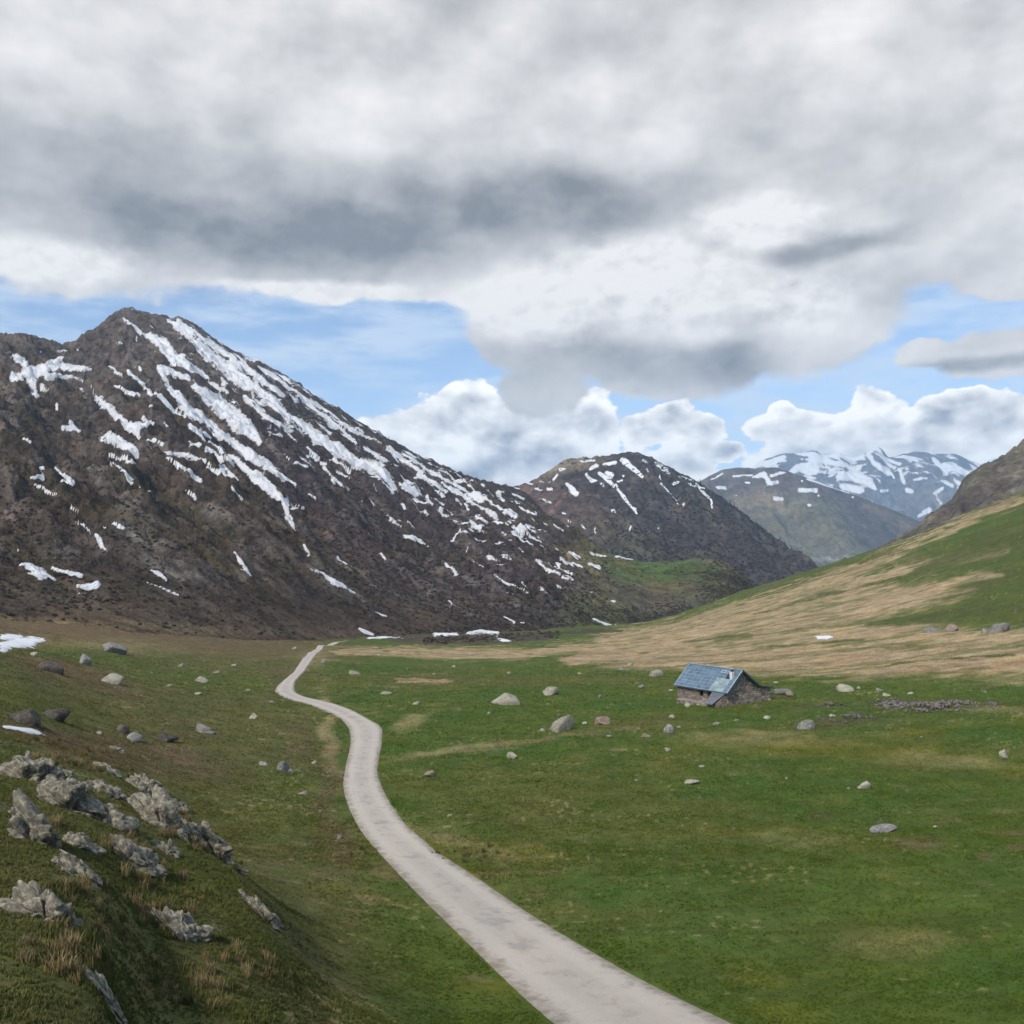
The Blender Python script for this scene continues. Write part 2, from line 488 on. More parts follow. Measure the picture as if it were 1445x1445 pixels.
# ------------------------------------------------------------------ road edges (photo rows)
_le = [(770, 1410), (690, 1320), (640, 1260), (600, 1200), (560, 1120), (530, 1030), (520, 950), (530, 870), (550, 780), (565, 700), (560, 640), (530, 590), (480, 550), (400, 515), (300, 480), (200, 450), (140, 420), (115, 395), (130, 370), (180, 335), (230, 290), (270, 235), (300, 185), (350, 155), (420, 125), (500, 108), (590, 97)]
_re = [(1180, 1410), (1100, 1360), (1020, 1290), (920, 1210), (850, 1120), (800, 1040), (760, 950), (740, 870), (750, 790), (765, 720), (770, 630), (750, 600), (680, 565), (600, 520), (520, 490), (430, 465), (340, 440), (270, 415), (240, 385), (240, 360), (270, 320), (310, 275), (345, 225), (360, 190), (400, 155), (450, 130), (520, 112), (600, 99)]
LE = [(1060, 1640), (930, 1560), (775, 1445), (650, 1325)] + [(360 + a / 4.25, 880 + b / 4.25) for a, b in _le]
RE = [(1560, 1640), (1330, 1560), (1035, 1445), (800, 1318)] + [(360 + a / 4.25, 880 + b / 4.25) for a, b in _re]
LE = np.array(LE[::-1]); RE = np.array(RE[::-1])
def road_lr(py):
    return pchip(LE[:, 1], LE[:, 0], np.atleast_1d(py)), pchip(RE[:, 1], RE[:, 0], np.atleast_1d(py))


def road_inside(px, py, grow=0.0):
    sh = px.shape
    l, r = road_lr(py.ravel())
    l = l.reshape(sh); r = r.reshape(sh)
    return (px > l - grow) & (px < r + grow) & (py > 903) & (py < 1640)

# ------------------------------------------------------------------ snow strokes read from the photograph
Z1 = (20, 400, 3.803); Z2 = (320, 500, 3.803); Z3 = (600, 600, 4.817); Z4 = (850, 600, 4.817); Z5 = (1040, 540, 3.753); Z6 = (20, 680, 3.803); Z7 = (400, 700, 3.803)
SNOW_MOUNT = [
    Z1 + ([
        [(0, 400, 40), (60, 440, 40)], [(0, 510, 60), (110, 480, 70), (200, 440, 55), (260, 405, 20)], [(200, 450, 50), (300, 455, 45), (405, 465, 25)], [(90, 530, 60), (120, 620, 30)], [(170, 500, 40), (390, 527, 12)], [(150, 560, 35), (190, 585, 10)],
        [(590, 195, 12), (690, 270, 30), (790, 320, 80), (860, 400, 75), (950, 460, 60), (1040, 505, 25)],
        [(830, 200, 15), (900, 250, 50), (1000, 345, 60), (1100, 425, 75), (1200, 520, 70), (1300, 575, 60), (1390, 630, 50), (1445, 690, 45)],
        [(880, 200, 20), (1000, 295, 35), (1100, 355, 40), (1200, 430, 40), (1300, 500, 35), (1445, 605, 35)], [(1310, 450, 15), (1445, 545, 22)], [(1180, 380, 12), (1240, 430, 14)],
        [(770, 460, 22), (830, 560, 45), (900, 640, 60), (1000, 730, 70), (1100, 805, 60), (1200, 880, 60), (1330, 965, 60), (1445, 1055, 50)], [(780, 465, 40), (870, 490, 50), (940, 515, 20)],
        [(970, 550, 40), (1050, 620, 85), (1150, 700, 110), (1230, 775, 95), (1320, 850, 40)], [(1050, 535, 20), (1140, 590, 25)], [(1240, 620, 25), (1330, 700, 35), (1440, 770, 25)],
        [(415, 560, 14), (470, 640, 45), (560, 720, 60), (660, 820, 50)], [(640, 790, 50), (735, 755, 25)], [(690, 710, 25), (750, 750, 20)], [(720, 850, 20), (800, 870, 18)], [(430, 630, 12), (480, 680, 12)],
        [(610, 470, 20), (690, 545, 30)], [(630, 430, 14), (685, 475, 16)], [(540, 565, 18), (670, 605, 20)], [(700, 570, 20), (830, 660, 16), (940, 735, 12)],
        [(455, 840, 25), (560, 850, 55), (650, 915, 40)], [(510, 920, 30), (640, 975, 25)], [(260, 790, 20), (340, 795, 20)], [(305, 760, 20), (340, 800, 25)],
        [(215, 990, 15), (260, 1040, 40), (310, 1095, 35)], [(90, 1050, 12), (155, 1030, 22)], [(110, 1090, 18), (180, 1130, 20)], [(510, 970, 12), (640, 1075, 12)],
        [(810, 915, 12), (930, 930, 40), (1050, 965, 15)], [(820, 960, 18), (920, 1010, 35)], [(940, 1020, 25), (1000, 1070, 25)], [(940, 855, 20), (990, 870, 30)], [(940, 770, 18), (1050, 830, 30)], [(1030, 900, 25), (1110, 940, 35)], [(1050, 860, 18), (1120, 900, 18)],
        [(1030, 1000, 15), (1120, 1000, 40), (1200, 1060, 25)], [(1130, 920, 15), (1300, 1030, 40), (1400, 1110, 40)], [(360, 580, 16), (395, 610, 12)], [(225, 645, 14), (222, 690, 12)], [(510, 460, 12), (575, 500, 14)], [(55, 860, 16), (85, 870, 12)],
        [(550, 320, 10), (575, 330, 12)], [(655, 290, 10), (660, 315, 10)], [(230, 370, 8), (280, 372, 9)], [(140, 375, 10)], [(810, 745, 12), (830, 770, 14)], [(345, 362, 10)], [(725, 660, 9), (745, 668, 9)],
    ],),
    Z2 + ([
        [(0, 70, 50), (80, 120, 45), (160, 200, 45), (240, 260, 35), (300, 320, 35), (370, 360, 60), (440, 410, 80), (530, 470, 80), (640, 545, 70), (700, 590, 80), (790, 605, 80), (850, 655, 70), (900, 725, 40)],
        [(950, 705, 35), (1020, 755, 40)], [(20, 480, 40), (100, 540, 45), (200, 590, 45), (280, 650, 45), (370, 700, 12)],
        [(0, 560, 25), (130, 640, 35), (200, 720, 55), (280, 770, 70), (330, 790, 45)], [(310, 790, 45), (330, 870, 38), (370, 965, 12)], [(350, 820, 22), (410, 820, 18)],
        [(100, 230, 22), (190, 320, 30)], [(200, 340, 22), (290, 390, 25)], [(310, 410, 10), (370, 470, 10)],
        [(220, 90, 18), (330, 180, 25), (420, 235, 25), (500, 285, 20), (600, 355, 20), (700, 425, 16), (830, 485, 12)], [(380, 220, 20), (480, 300, 25), (560, 365, 22), (640, 430, 22), (700, 480, 12)],
        [(740, 500, 20), (880, 590, 14)], [(870, 500, 22), (960, 580, 30), (1050, 640, 20)], [(940, 530, 14), (1060, 610, 14)],
        [(1030, 655, 28), (1100, 690, 24), (1180, 740, 14)], [(1060, 620, 18), (1240, 710, 18), (1370, 790, 14)], [(1150, 690, 14), (1320, 800, 14), (1430, 860, 12)], [(1270, 680, 14), (1330, 730, 12)], [(1330, 740, 22), (1420, 800, 16)],
        [(430, 500, 18), (490, 550, 18)], [(440, 545, 16), (530, 590, 18)], [(570, 560, 22), (660, 630, 18)], [(520, 610, 16), (570, 680, 16), (650, 725, 12)], [(590, 630, 12), (660, 665, 12)], [(370, 590, 18), (430, 620, 16)],
        [(1040, 800, 22), (1100, 810, 22)], [(1155, 830, 18), (1155, 870, 18)], [(1200, 1005, 12), (1255, 940, 14)], [(960, 975, 20), (1010, 990, 22), (1080, 1045, 12)], [(880, 885, 12), (940, 920, 10)], [(415, 1030, 20), (440, 1080, 20)], [(40, 1070, 18), (90, 1141, 25)],
        [(1340, 870, 20), (1400, 900, 16)], [(1310, 900, 16), (1355, 940, 14)], [(600, 1100, 10), (640, 1130, 12)], [(800, 1045, 7), (850, 1115, 9)], [(30, 740, 18), (80, 780, 18)], [(0, 650, 22), (60, 680, 22)], [(440, 760, 12), (480, 780, 10)], [(790, 690, 10), (800, 735, 8)], [(940, 800, 10), (960, 835, 10)], [(320, 540, 10), (340, 565, 10)],
    ],),
    Z3 + ([
        [(270, 470, 12), (370, 520, 12)], [(350, 545, 14), (450, 595, 16)], [(350, 460, 14), (430, 510, 16)], [(440, 540, 14), (520, 570, 26), (610, 620, 22)], [(210, 515, 14), (250, 545, 16)], [(275, 540, 16), (300, 585, 16)], [(350, 625, 28), (420, 660, 16)], [(310, 660, 18), (370, 705, 18)], [(100, 580, 20), (115, 610, 22)], [(10, 480, 16), (40, 550, 18)],
        [(0, 360, 22), (150, 460, 18)], [(130, 410, 14), (330, 530, 12)], [(480, 480, 12), (540, 520, 12)], [(590, 470, 14), (670, 500, 14)], [(640, 560, 14), (750, 605, 18)], [(690, 685, 12), (750, 715, 10)], [(590, 690, 9), (690, 745, 12), (790, 805, 10)], [(780, 840, 8), (815, 855, 10)], [(620, 520, 10), (640, 540, 10)],
        [(980, 870, 16), (1050, 900, 16)], [(920, 910, 14), (1000, 940, 30), (1065, 970, 14)], [(750, 925, 12), (820, 980, 24), (910, 1015, 16)], [(830, 945, 12), (1000, 1020, 12)], [(930, 1030, 14), (1005, 1050, 12)], [(1105, 950, 20), (1190, 975, 16)], [(1120, 870, 12), (1150, 880, 12)], [(1165, 880, 12), (1225, 895, 14)], [(1300, 895, 14), (1410, 912, 14)],
        [(475, 1020, 8), (560, 1085, 22), (700, 1135, 9)], [(140, 950, 18), (190, 975, 18)], [(195, 1000, 20), (210, 1020, 18)], [(520, 730, 18), (550, 750, 14)], [(655, 1070, 14), (680, 1095, 14)], [(890, 945, 16), (920, 955, 12)], [(550, 1140, 14), (600, 1156, 10)], [(430, 880, 10), (440, 890, 10)], [(480, 840, 10)], [(300, 920, 8), (400, 975, 8)], [(290, 840, 9), (280, 865, 9)], [(240, 720, 10), (170, 795, 13)],
        [(870, 665, 10), (940, 715, 10)], [(790, 655, 8), (825, 668, 10)], [(1130, 1140, 14)], [(900, 1110, 12), (930, 1125, 9)],
    ],),
    Z6 + ([
        [(110, 20, 14), (170, 50, 26), (230, 100, 20)], [(260, 35, 30), (310, 20, 22)], [(345, 220, 24), (400, 255, 20)], [(410, 280, 18), (460, 330, 28), (500, 385, 12)], [(530, 225, 22), (560, 245, 30), (595, 262, 14)], [(310, 165, 20), (340, 165, 18)],
        [(40, 450, 20), (140, 500, 65), (220, 528, 20)], [(200, 470, 20), (360, 505, 24)], [(340, 568, 16), (450, 560, 34)], [(735, 490, 12), (780, 510, 20), (820, 540, 12)], [(710, 540, 10), (790, 575, 20), (880, 608, 12)], [(1180, 385, 14), (1220, 440, 30), (1270, 515, 14)], [(670, 60, 8), (765, 100, 8)], [(930, 55, 18), (970, 80, 18)], [(480, 235, 9), (495, 242, 8)], [(15, 375, 10)], [(320, 603, 6), (365, 606, 6)],
    ],),
    Z7 + ([
        [(110, 270, 18), (140, 315, 18)], [(145, 400, 14), (200, 420, 18), (270, 470, 45), (380, 522, 16)], [(290, 335, 9), (345, 375, 9)], [(500, 290, 7), (555, 360, 9)], [(490, 630, 8), (550, 655, 9)], [(870, 370, 14), (930, 420, 14)], [(885, 568, 10), (905, 585, 8)], [(1180, 650, 8), (1240, 685, 8)], [(1270, 685, 9), (1295, 688, 8)],
        [(400, 720, 8), (440, 735, 13), (480, 750, 10)], [(450, 768, 10), (540, 764, 15), (640, 764, 10)], [(660, 760, 8), (705, 760, 8)], [(810, 748, 12), (930, 745, 12)], [(985, 740, 9), (1060, 728, 22), (1150, 737, 12)], [(1145, 760, 10), (1165, 775, 15), (1220, 782, 9)],
    ],),
    Z4 + ([[(-60, 1325, 20), (0, 1345, 24), (60, 1365, 20)], [(85, 1360, 12), (150, 1385, 16)], [(60, 1200, 12), (85, 1203, 10)]],),
]
SNOW_GROUND = [
    Z6 + ([[(-60, 880, 50), (20, 865, 50), (90, 860, 55), (165, 855, 12)], [(-60, 835, 30), (30, 835, 25)]],),
    Z7 + (SNOW_MOUNT[4][3][-6:],),
    (20, 980, 4.25, [[(-60, 195, 25), (20, 205, 22), (100, 217, 36), (180, 245, 16)]]),
    Z4 + ([[(1440, 1440, 5), (1510, 1447, 9), (1560, 1442, 7)]],),
    (1040, 860, 3.753, [[(420, 157, 8), (470, 153, 16), (505, 152, 12)]]),
]
SNOW_MID = [
    Z3 + ([[(960, 400, 25), (1000, 440, 50), (1020, 465, 40)], [(780, 385, 9), (850, 387, 9)], [(870, 375, 12), (900, 335, 14)], [(920, 300, 24), (965, 295, 16)], [(1120, 300, 20), (1160, 275, 38), (1180, 268, 16)], [(1060, 245, 12), (1150, 235, 10)], [(1220, 262, 24), (1290, 255, 26)],
          [(1095, 335, 20), (1130, 375, 26), (1160, 378, 18)], [(1190, 330, 26), (1240, 370, 34), (1280, 420, 14)], [(1230, 320, 22), (1265, 330, 20)], [(1290, 400, 12), (1350, 480, 14), (1430, 590, 9)], [(1390, 545, 12), (1430, 570, 12)], [(1275, 585, 24)], [(830, 430, 20), (860, 435, 20)], [(750, 430, 14), (790, 440, 16)], [(920, 670, 14), (980, 700, 12)], [(960, 640, 14), (990, 660, 12)], [(700, 398, 7), (730, 402, 8)], [(780, 500, 12), (850, 525, 12)], [(800, 600, 20), (800, 635, 22)], [(1145, 690, 10), (1155, 730, 14)], [(1200, 400, 14), (1220, 420, 12)], [(1300, 380, 14), (1330, 370, 14)], [(1340, 345, 14)], [(600, 428, 7), (640, 432, 6)], [(930, 590, 12), (955, 598, 10)], [(1060, 680, 14), (1075, 700, 10)]],),
    Z4 + ([[(140, 235, 40), (200, 290, 40), (270, 355, 24)], [(10, 265, 22), (90, 255, 22)], [(360, 255, 22), (430, 305, 36)], [(280, 240, 16), (300, 255, 14)], [(450, 325, 22)], [(640, 400, 16), (680, 460, 20), (730, 500, 14), (755, 575, 9)], [(480, 395, 18), (515, 385, 22)], [(590, 395, 16)], [(550, 535, 16), (560, 560, 10)], [(100, 420, 14), (160, 510, 14), (230, 600, 10)], [(70, 580, 24)], [(690, 740, 12)], [(380, 700, 12)], [(520, 350, 10), (620, 380, 10)], [(390, 330, 10), (400, 370, 8)], [(310, 300, 10), (315, 315, 10)], [(400, 400, 9), (470, 470, 9), (520, 540, 7)], [(760, 430, 10), (800, 465, 10)], [(600, 410, 8), (700, 430, 10)], [(205, 690, 8), (180, 725, 8)]],),
]
SNOW_FARHILL = [Z4 + ([[(1020, 345, 18), (1100, 330, 40), (1130, 390, 32), (1190, 382, 28)], [(890, 345, 13), (1010, 330, 14)], [(780, 425, 22), (835, 425, 24)], [(970, 385, 14), (1000, 388, 14)], [(740, 368, 8), (820, 325, 8)], [(1200, 320, 10), (1240, 322, 10)], [(1100, 455, 9)], [(905, 480, 9)]],),
                Z5 + ([[(335, 570, 24), (420, 570, 24)], [(200, 610, 24), (245, 614, 20)], [(380, 645, 16)], [(640, 590, 16), (720, 620, 24), (840, 665, 10)], [(370, 510, 9), (480, 545, 9), (590, 580, 10)], [(920, 690, 8), (970, 715, 9)], [(345, 520, 9)], [(430, 595, 8)], [(180, 490, 14), (240, 478, 8)], [(610, 605, 8)]],)]
SNOW_RANGE = [Z5 + ([[(260, 480, 20), (330, 450, 55), (370, 440, 30)], [(540, 500, 40), (620, 490, 60), (700, 530, 55), (730, 560, 20)], [(560, 550, 30), (650, 570, 40)], [(690, 370, 30), (720, 420, 30), (800, 470, 40)], [(900, 570, 26), (930, 580, 22)], [(1050, 585, 18), (1085, 560, 22)], [(960, 705, 18), (1020, 675, 26)], [(1100, 440, 40), (1230, 480, 40)], [(1040, 400, 25), (1110, 480, 22)], [(100, 440, 30), (180, 415, 30), (250, 390, 22)], [(420, 400, 50), (560, 440, 25)], [(400, 400, 40), (430, 460, 20)], [(860, 460, 18), (890, 530, 22)], [(940, 510, 14), (1000, 505, 12)], [(1100, 525, 20), (1140, 545, 20)], [(600, 400, 40), (660, 390, 40)], [(780, 400, 25), (860, 430, 18)], [(560, 380, 30), (500, 380, 30)], [(820, 480, 14), (830, 500, 12)], [(760, 575, 16), (800, 570, 14)], [(360, 500, 12), (380, 470, 10)], [(470, 430, 12), (500, 470, 10)]],)]

# ------------------------------------------------------------------ ground sheet
GREEN, LUSH, OLIVE, YELLOW = (0.064, 0.094, 0.0140), (0.048, 0.090, 0.012), (0.100, 0.096, 0.028), (0.118, 0.112, 0.014)
TAN, PALE, BROWN, DKBROWN, EARTH = (0.385, 0.295, 0.170), (0.28, 0.23, 0.115), (0.115, 0.077, 0.042), (0.050, 0.036, 0.026), (0.075, 0.058, 0.040)


def ground_tint(X, Y, px, py):
    w1 = fbm(X / 14.0, Y / 14.0, 4, 31); w2 = fbm(X / 3.2, Y / 3.2, 4, 47); w3 = fbm(X / 40.0, Y / 40.0, 3, 77); w4 = fbm(X / 0.8, Y / 0.8, 3, 91)
    # wander the photo coordinates a little so that painted patches get natural edges
    qx = px + 26 * w1 + 8 * w2; qy = py + (5 * w3 + 3.0 * w2 + 3 * w1) * np.clip((py - 840) / 120, 0.4, 2.2)
    t = np.zeros(px.shape + (3,)) + np.array(GREEN)
    t = blend(t, LUSH, sstep(-0.05, 0.35, w1 + 0.4 * w2) * 0.8)
    t = blend(t, OLIVE, sstep(0.10, 0.65, w3 + 0.6 * w2) * 0.5)
    t = blend(t, YELLOW, sstep(0.25, 0.7, -w1 + 0.5 * w2) * 0.35)
    # left bank: drier olive and brown turf
    left = 1 - sstep(360, 540, qx + (qy - 1000) * -0.25)
    t = blend(t, (0.100, 0.090, 0.034), left * (0.62 + 0.4 * w1 + 0.3 * w2))
    for (x, y, rx, ry, rot, c, k) in [
        (120, 955, 90, 14, 22, BROWN, 0.9), (60, 945, 50, 16, 20, BROWN, 0.7), (190, 1065, 140, 26, 10, BROWN, 0.85), (60, 1040, 60, 14, 15, BROWN, 0.8), (100, 900, 150, 16, 4, PALE, 0.6), (170, 895, 200, 12, 3, BROWN, 0.7),
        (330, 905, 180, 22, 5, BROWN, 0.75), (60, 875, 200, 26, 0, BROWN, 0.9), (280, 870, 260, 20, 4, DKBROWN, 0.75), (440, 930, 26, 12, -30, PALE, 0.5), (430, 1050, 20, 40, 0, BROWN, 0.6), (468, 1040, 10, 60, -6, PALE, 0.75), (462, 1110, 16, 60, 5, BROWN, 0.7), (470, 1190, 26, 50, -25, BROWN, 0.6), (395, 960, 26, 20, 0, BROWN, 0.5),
        (330, 1010, 90, 14, 5, OLIVE, 0.6), (300, 1150, 130, 40, 15, OLIVE, 0.6), (240, 1020, 90, 16, 12, BROWN, 0.35), (300, 960, 110, 12, 6, GREEN, 0.7), (110, 925, 90, 9, 5, GREEN, 0.7), (150, 1000, 120, 14, 12, OLIVE, 0.5), (400, 1130, 60, 60, 0, GREEN, 0.5),
        (1180, 1060, 170, 14, 2, YELLOW, 0.75), (1060, 1045, 110, 10, 2, PALE, 0.4), (1290, 1035, 60, 6, -5, YELLOW, 0.7), (1330, 1075, 80, 10, 0, PALE, 0.35), (900, 1025, 90, 8, 0, OLIVE, 0.7), (790, 960, 160, 8, 0, OLIVE, 0.6), (640, 960, 100, 7, 0, OLIVE, 0.6), (590, 1015, 26, 9, -20, PALE, 0.7), (700, 1052, 150, 4, -8, PALE, 0.55), (640, 1062, 90, 3, -3, TAN, 0.3), (790, 1040, 120, 3, -9, BROWN, 0.4),
        (560, 1165, 30, 16, 30, PALE, 0.4), (660, 1200, 60, 14, 20, PALE, 0.45), (720, 1150, 90, 20, 0, OLIVE, 0.4), (1290, 1195, 40, 10, 0, BROWN, 0.5), (1160, 1155, 18, 6, 0, BROWN, 0.5), (1120, 1190, 60, 10, 0, PALE, 0.3), (930, 1015, 60, 5, 0, BROWN, 0.3), (1190, 1020, 70, 7, -3, EARTH, 0.6), (1320, 995, 80, 8, 0, EARTH, 0.6), (1170, 998, 50, 5, 0, EARTH, 0.4), (1400, 1000, 60, 5, 0, PALE, 0.4), (1000, 1300, 200, 30, 0, OLIVE, 0.3), (1250, 1330, 90, 20, 0, PALE, 0.3),
    ]:
        t = blend(t, c, patch(qx, qy, x, y, rx, ry, rot) * k * (0.8 + 0.5 * w2))
    # dry tan grass on the right-hand slope
    tan = [(0, 0, 1, [
        [(850, 902, 16), (960, 884, 16), (1080, 853, 26), (1200, 808, 18), (1300, 762, 12), (1440, 705, 10)],
        [(880, 915, 22), (1050, 880, 44), (1180, 862, 46), (1330, 835, 30), (1400, 812, 12)],
        [(820, 930, 14), (1000, 925, 34), (1150, 925, 46), (1300, 930, 42), (1500, 932, 40)], [(1040, 900, 34), (1200, 895, 30), (1500, 902, 18)],
        [(470, 919, 6), (600, 921, 12), (740, 924, 15), (800, 914, 12), (900, 912, 22)], [(800, 934, 10), (930, 930, 12)], [(1180, 830, 10), (1290, 800, 16), (1420, 775, 8)], [(1150, 845, 16), (1260, 832, 20)], [(560, 965, 6), (640, 962, 5)],
    ])]
    tf = strokes_field(qx, qy + 5 * fbm(X / 60.0, Y / 9.0, 3, 13), tan)
    dry = sstep(-0.75, 0.65, tf + 0.7 * w1 + 0.6 * w2 + 0.5 * fbm(X / 40.0, (Y - 0.25 * X) / 6.0, 4, 27))
    tcol = np.zeros_like(t) + np.array(TAN)
    band = fbm(X / 70.0 + 0.012 * Y, (Y - 0.25 * X) / 7.0, 4, 17); fine = fbm(X / 9.0, Y / 1.6, 3, 19)
    tcol = blend(tcol, (0.25, 0.17, 0.105), sstep(0.0, 0.40, band + 0.45 * fine) * 0.8)
    tcol = blend(tcol, (0.150, 0.135, 0.060), sstep(-0.02, 0.32, -band + 0.45 * w1 - 0.25 * fine) * 0.85)
    tcol = blend(tcol, (0.45, 0.36, 0.23), sstep(0.15, 0.5, fine) * 0.45)
    t = t + (tcol - t) * (dry * 0.93)[..., None]
    grn = [(0, 0, 1, [[(1220, 884, 6), (1330, 868, 24), (1460, 856, 46)], [(1290, 805, 26), (1460, 750, 60)], [(1330, 845, 10), (1460, 800, 40)], [(1050, 842, 6), (1180, 800, 7), (1280, 775, 5)], [(960, 905, 4), (1060, 898, 5)], [(1100, 915, 4), (1210, 905, 5)], [(1240, 940, 3), (1420, 925, 4)], [(1060, 868, 4), (1170, 838, 5), (1270, 815, 5)]])]
    gf = sstep(-0.5, 0.9, strokes_field(qx, qy, grn) + 0.5 * w1 + 0.5 * band)
    t = blend(t, (0.062, 0.076, 0.016), gf * 0.9)
    # stony dark strip along the stream at the mountain foot
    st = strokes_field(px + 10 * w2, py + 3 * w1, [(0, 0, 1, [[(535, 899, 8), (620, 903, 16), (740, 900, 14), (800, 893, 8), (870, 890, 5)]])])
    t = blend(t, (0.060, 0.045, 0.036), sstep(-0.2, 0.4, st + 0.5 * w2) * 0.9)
    fleck = perlin(X / 0.45, Y / 0.45, 501) + 0.5 * perlin(X / 6.0, Y / 6.0, 503)
    t = blend(t, (0.26, 0.22, 0.11), sstep(0.62, 0.85, fleck) * 0.55 * (1 - dry))
    bare = perlin(X / 2.4, Y / 1.6, 507) + 0.6 * perlin(X / 18.0, Y / 18.0, 509)
    t = blend(t, (0.15, 0.115, 0.06), sstep(0.60, 0.9, bare) * 0.5 * (1 - dry))
    t = t * (1 + 0.22 * w4 + 0.16 * w2)[..., None]
    return np.clip(t, 0.006, 0.6)


def build_ground():
    Ys = [3.0]
    while Ys[-1] < 700:
        y = Ys[-1]
        Ys.append(y + (0.9 if y < 18 else min(0.0072 * y, 1.25e-4 * y * y + 0.004)))
    Ys += list(np.geomspace(720, 9300, 32))
    cols = np.concatenate([np.linspace(-1500, -80, 40), np.arange(-60, 1506, 2.1), np.linspace(1530, 3000, 40)])
    Y, PX = np.meshgrid(np.array(Ys), cols, indexing='ij')
    X = (PX - CX) / FPX * Y
    Z = ground_z(X, Y)
    px, py = proj(X, Y, base_z(X, Y))
    rl, rr = road_lr(py.ravel()); rl = rl.reshape(px.shape); rr = rr.reshape(px.shape)
    dr = np.where((py > 900) & (py < 1640) & (Y < 420), np.maximum(rl - px, px - rr) / np.maximum(rr - rl, 4.0), 9.0)      # in road widths, negative inside
    kd = sstep(-0.05, 0.5, dr)
    Zs = ground_z(X, Y, False)
    Z = Zs + (Z - Zs) * kd - (1 - sstep(-0.10, -0.02, dr)) * (0.06 + Y * 0.0008)
    sn = strokes_field(px + 5 * fbm(X / 3, Y / 3, 3, 3), py + 2.4 * fbm(X / 2.5, Y / 2.5, 4, 8), SNOW_GROUND)
    sn = np.where(Y < 25, -3, sn)
    Z = Z + np.clip(sn + 0.1, 0, 0.6) * np.clip(Y / 600, 0.06, 0.25)
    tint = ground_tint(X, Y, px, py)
    return grid_obj('ground', np.stack([X, Y, Z], -1), M_GROUND, tint, {'snow': sn * 1.2})


ground = build_ground()

# the land behind and beside the camera, a coarse sheet that meets the fan at its near edge
def build_bank():
    xs = np.linspace(-260, 260, 70); ys = np.linspace(-260, 3.05, 50)
    Yg, Xg = np.meshgrid(ys, xs, indexing='ij')
    edge = base_z(np.clip(Xg, -4.6, 4.8), np.full_like(Xg, 3.0))
    Zg = edge + np.minimum(0, 0) + (3.05 - Yg) * 0.22 + 0.8 * fbm(Xg / 30, Yg / 30, 3, 4) * np.clip((3.05 - Yg) / 12, 0, 1) - np.clip(np.abs(Xg) - 4.5, 0, 60) * 0.16
    t = np.zeros(Xg.shape + (3,)) + np.array(OLIVE)
    return grid_obj('ground_bank', np.stack([Xg, Yg, Zg], -1), M_GROUND, t, {'snow': np.full(Xg.shape, -3.0)})


build_bank()

# ------------------------------------------------------------------ mountain on the left with its grassy spur
CREST = np.array([(-400, 600, 700), (-100, 505, 880), (23, 473, 950), (60, 479, 985), (95, 487, 1030), (120, 473, 1085), (150, 452, 1140), (170, 439, 1165), (181, 436, 1170), (200, 441, 1172), (222, 445, 1178), (240, 449, 1180), (262, 452, 1180), (280, 463, 1180), (300, 478, 1180), (350, 507, 1180), (385, 521, 1185), (430, 550, 1190), (480, 577, 1200), (530, 607, 1205), (580, 637, 1212), (630, 662, 1222), (670, 678, 1230), (700, 685, 1240), (722, 689, 1230), (745, 701, 1190), (770, 722, 1120), (800, 747, 1040), (840, 772, 960), (880, 787, 900), (920, 793, 870), (950, 792, 850), (990, 788.5, 830), (1010, 790, 820), (1030, 797, 810), (1048, 810, 800), (1062, 828, 790), (1085, 866, 780), (1110, 905, 770)], float)
FOOT = np.array([(-400, 150), (23, 195), (230, 225), (340, 255), (480, 330), (600, 390), (722, 415), (800, 470), (870, 540), (930, 600), (1000, 630), (1110, 660)], float)
HEATH, ROCK, SCREE, PURPLE, RUST, MOSS = (0.044, 0.034, 0.026), (0.108, 0.089, 0.076), (0.170, 0.145, 0.122), (0.052, 0.038, 0.041), (0.080, 0.052, 0.040), (0.058, 0.048, 0.022)
MT = {}


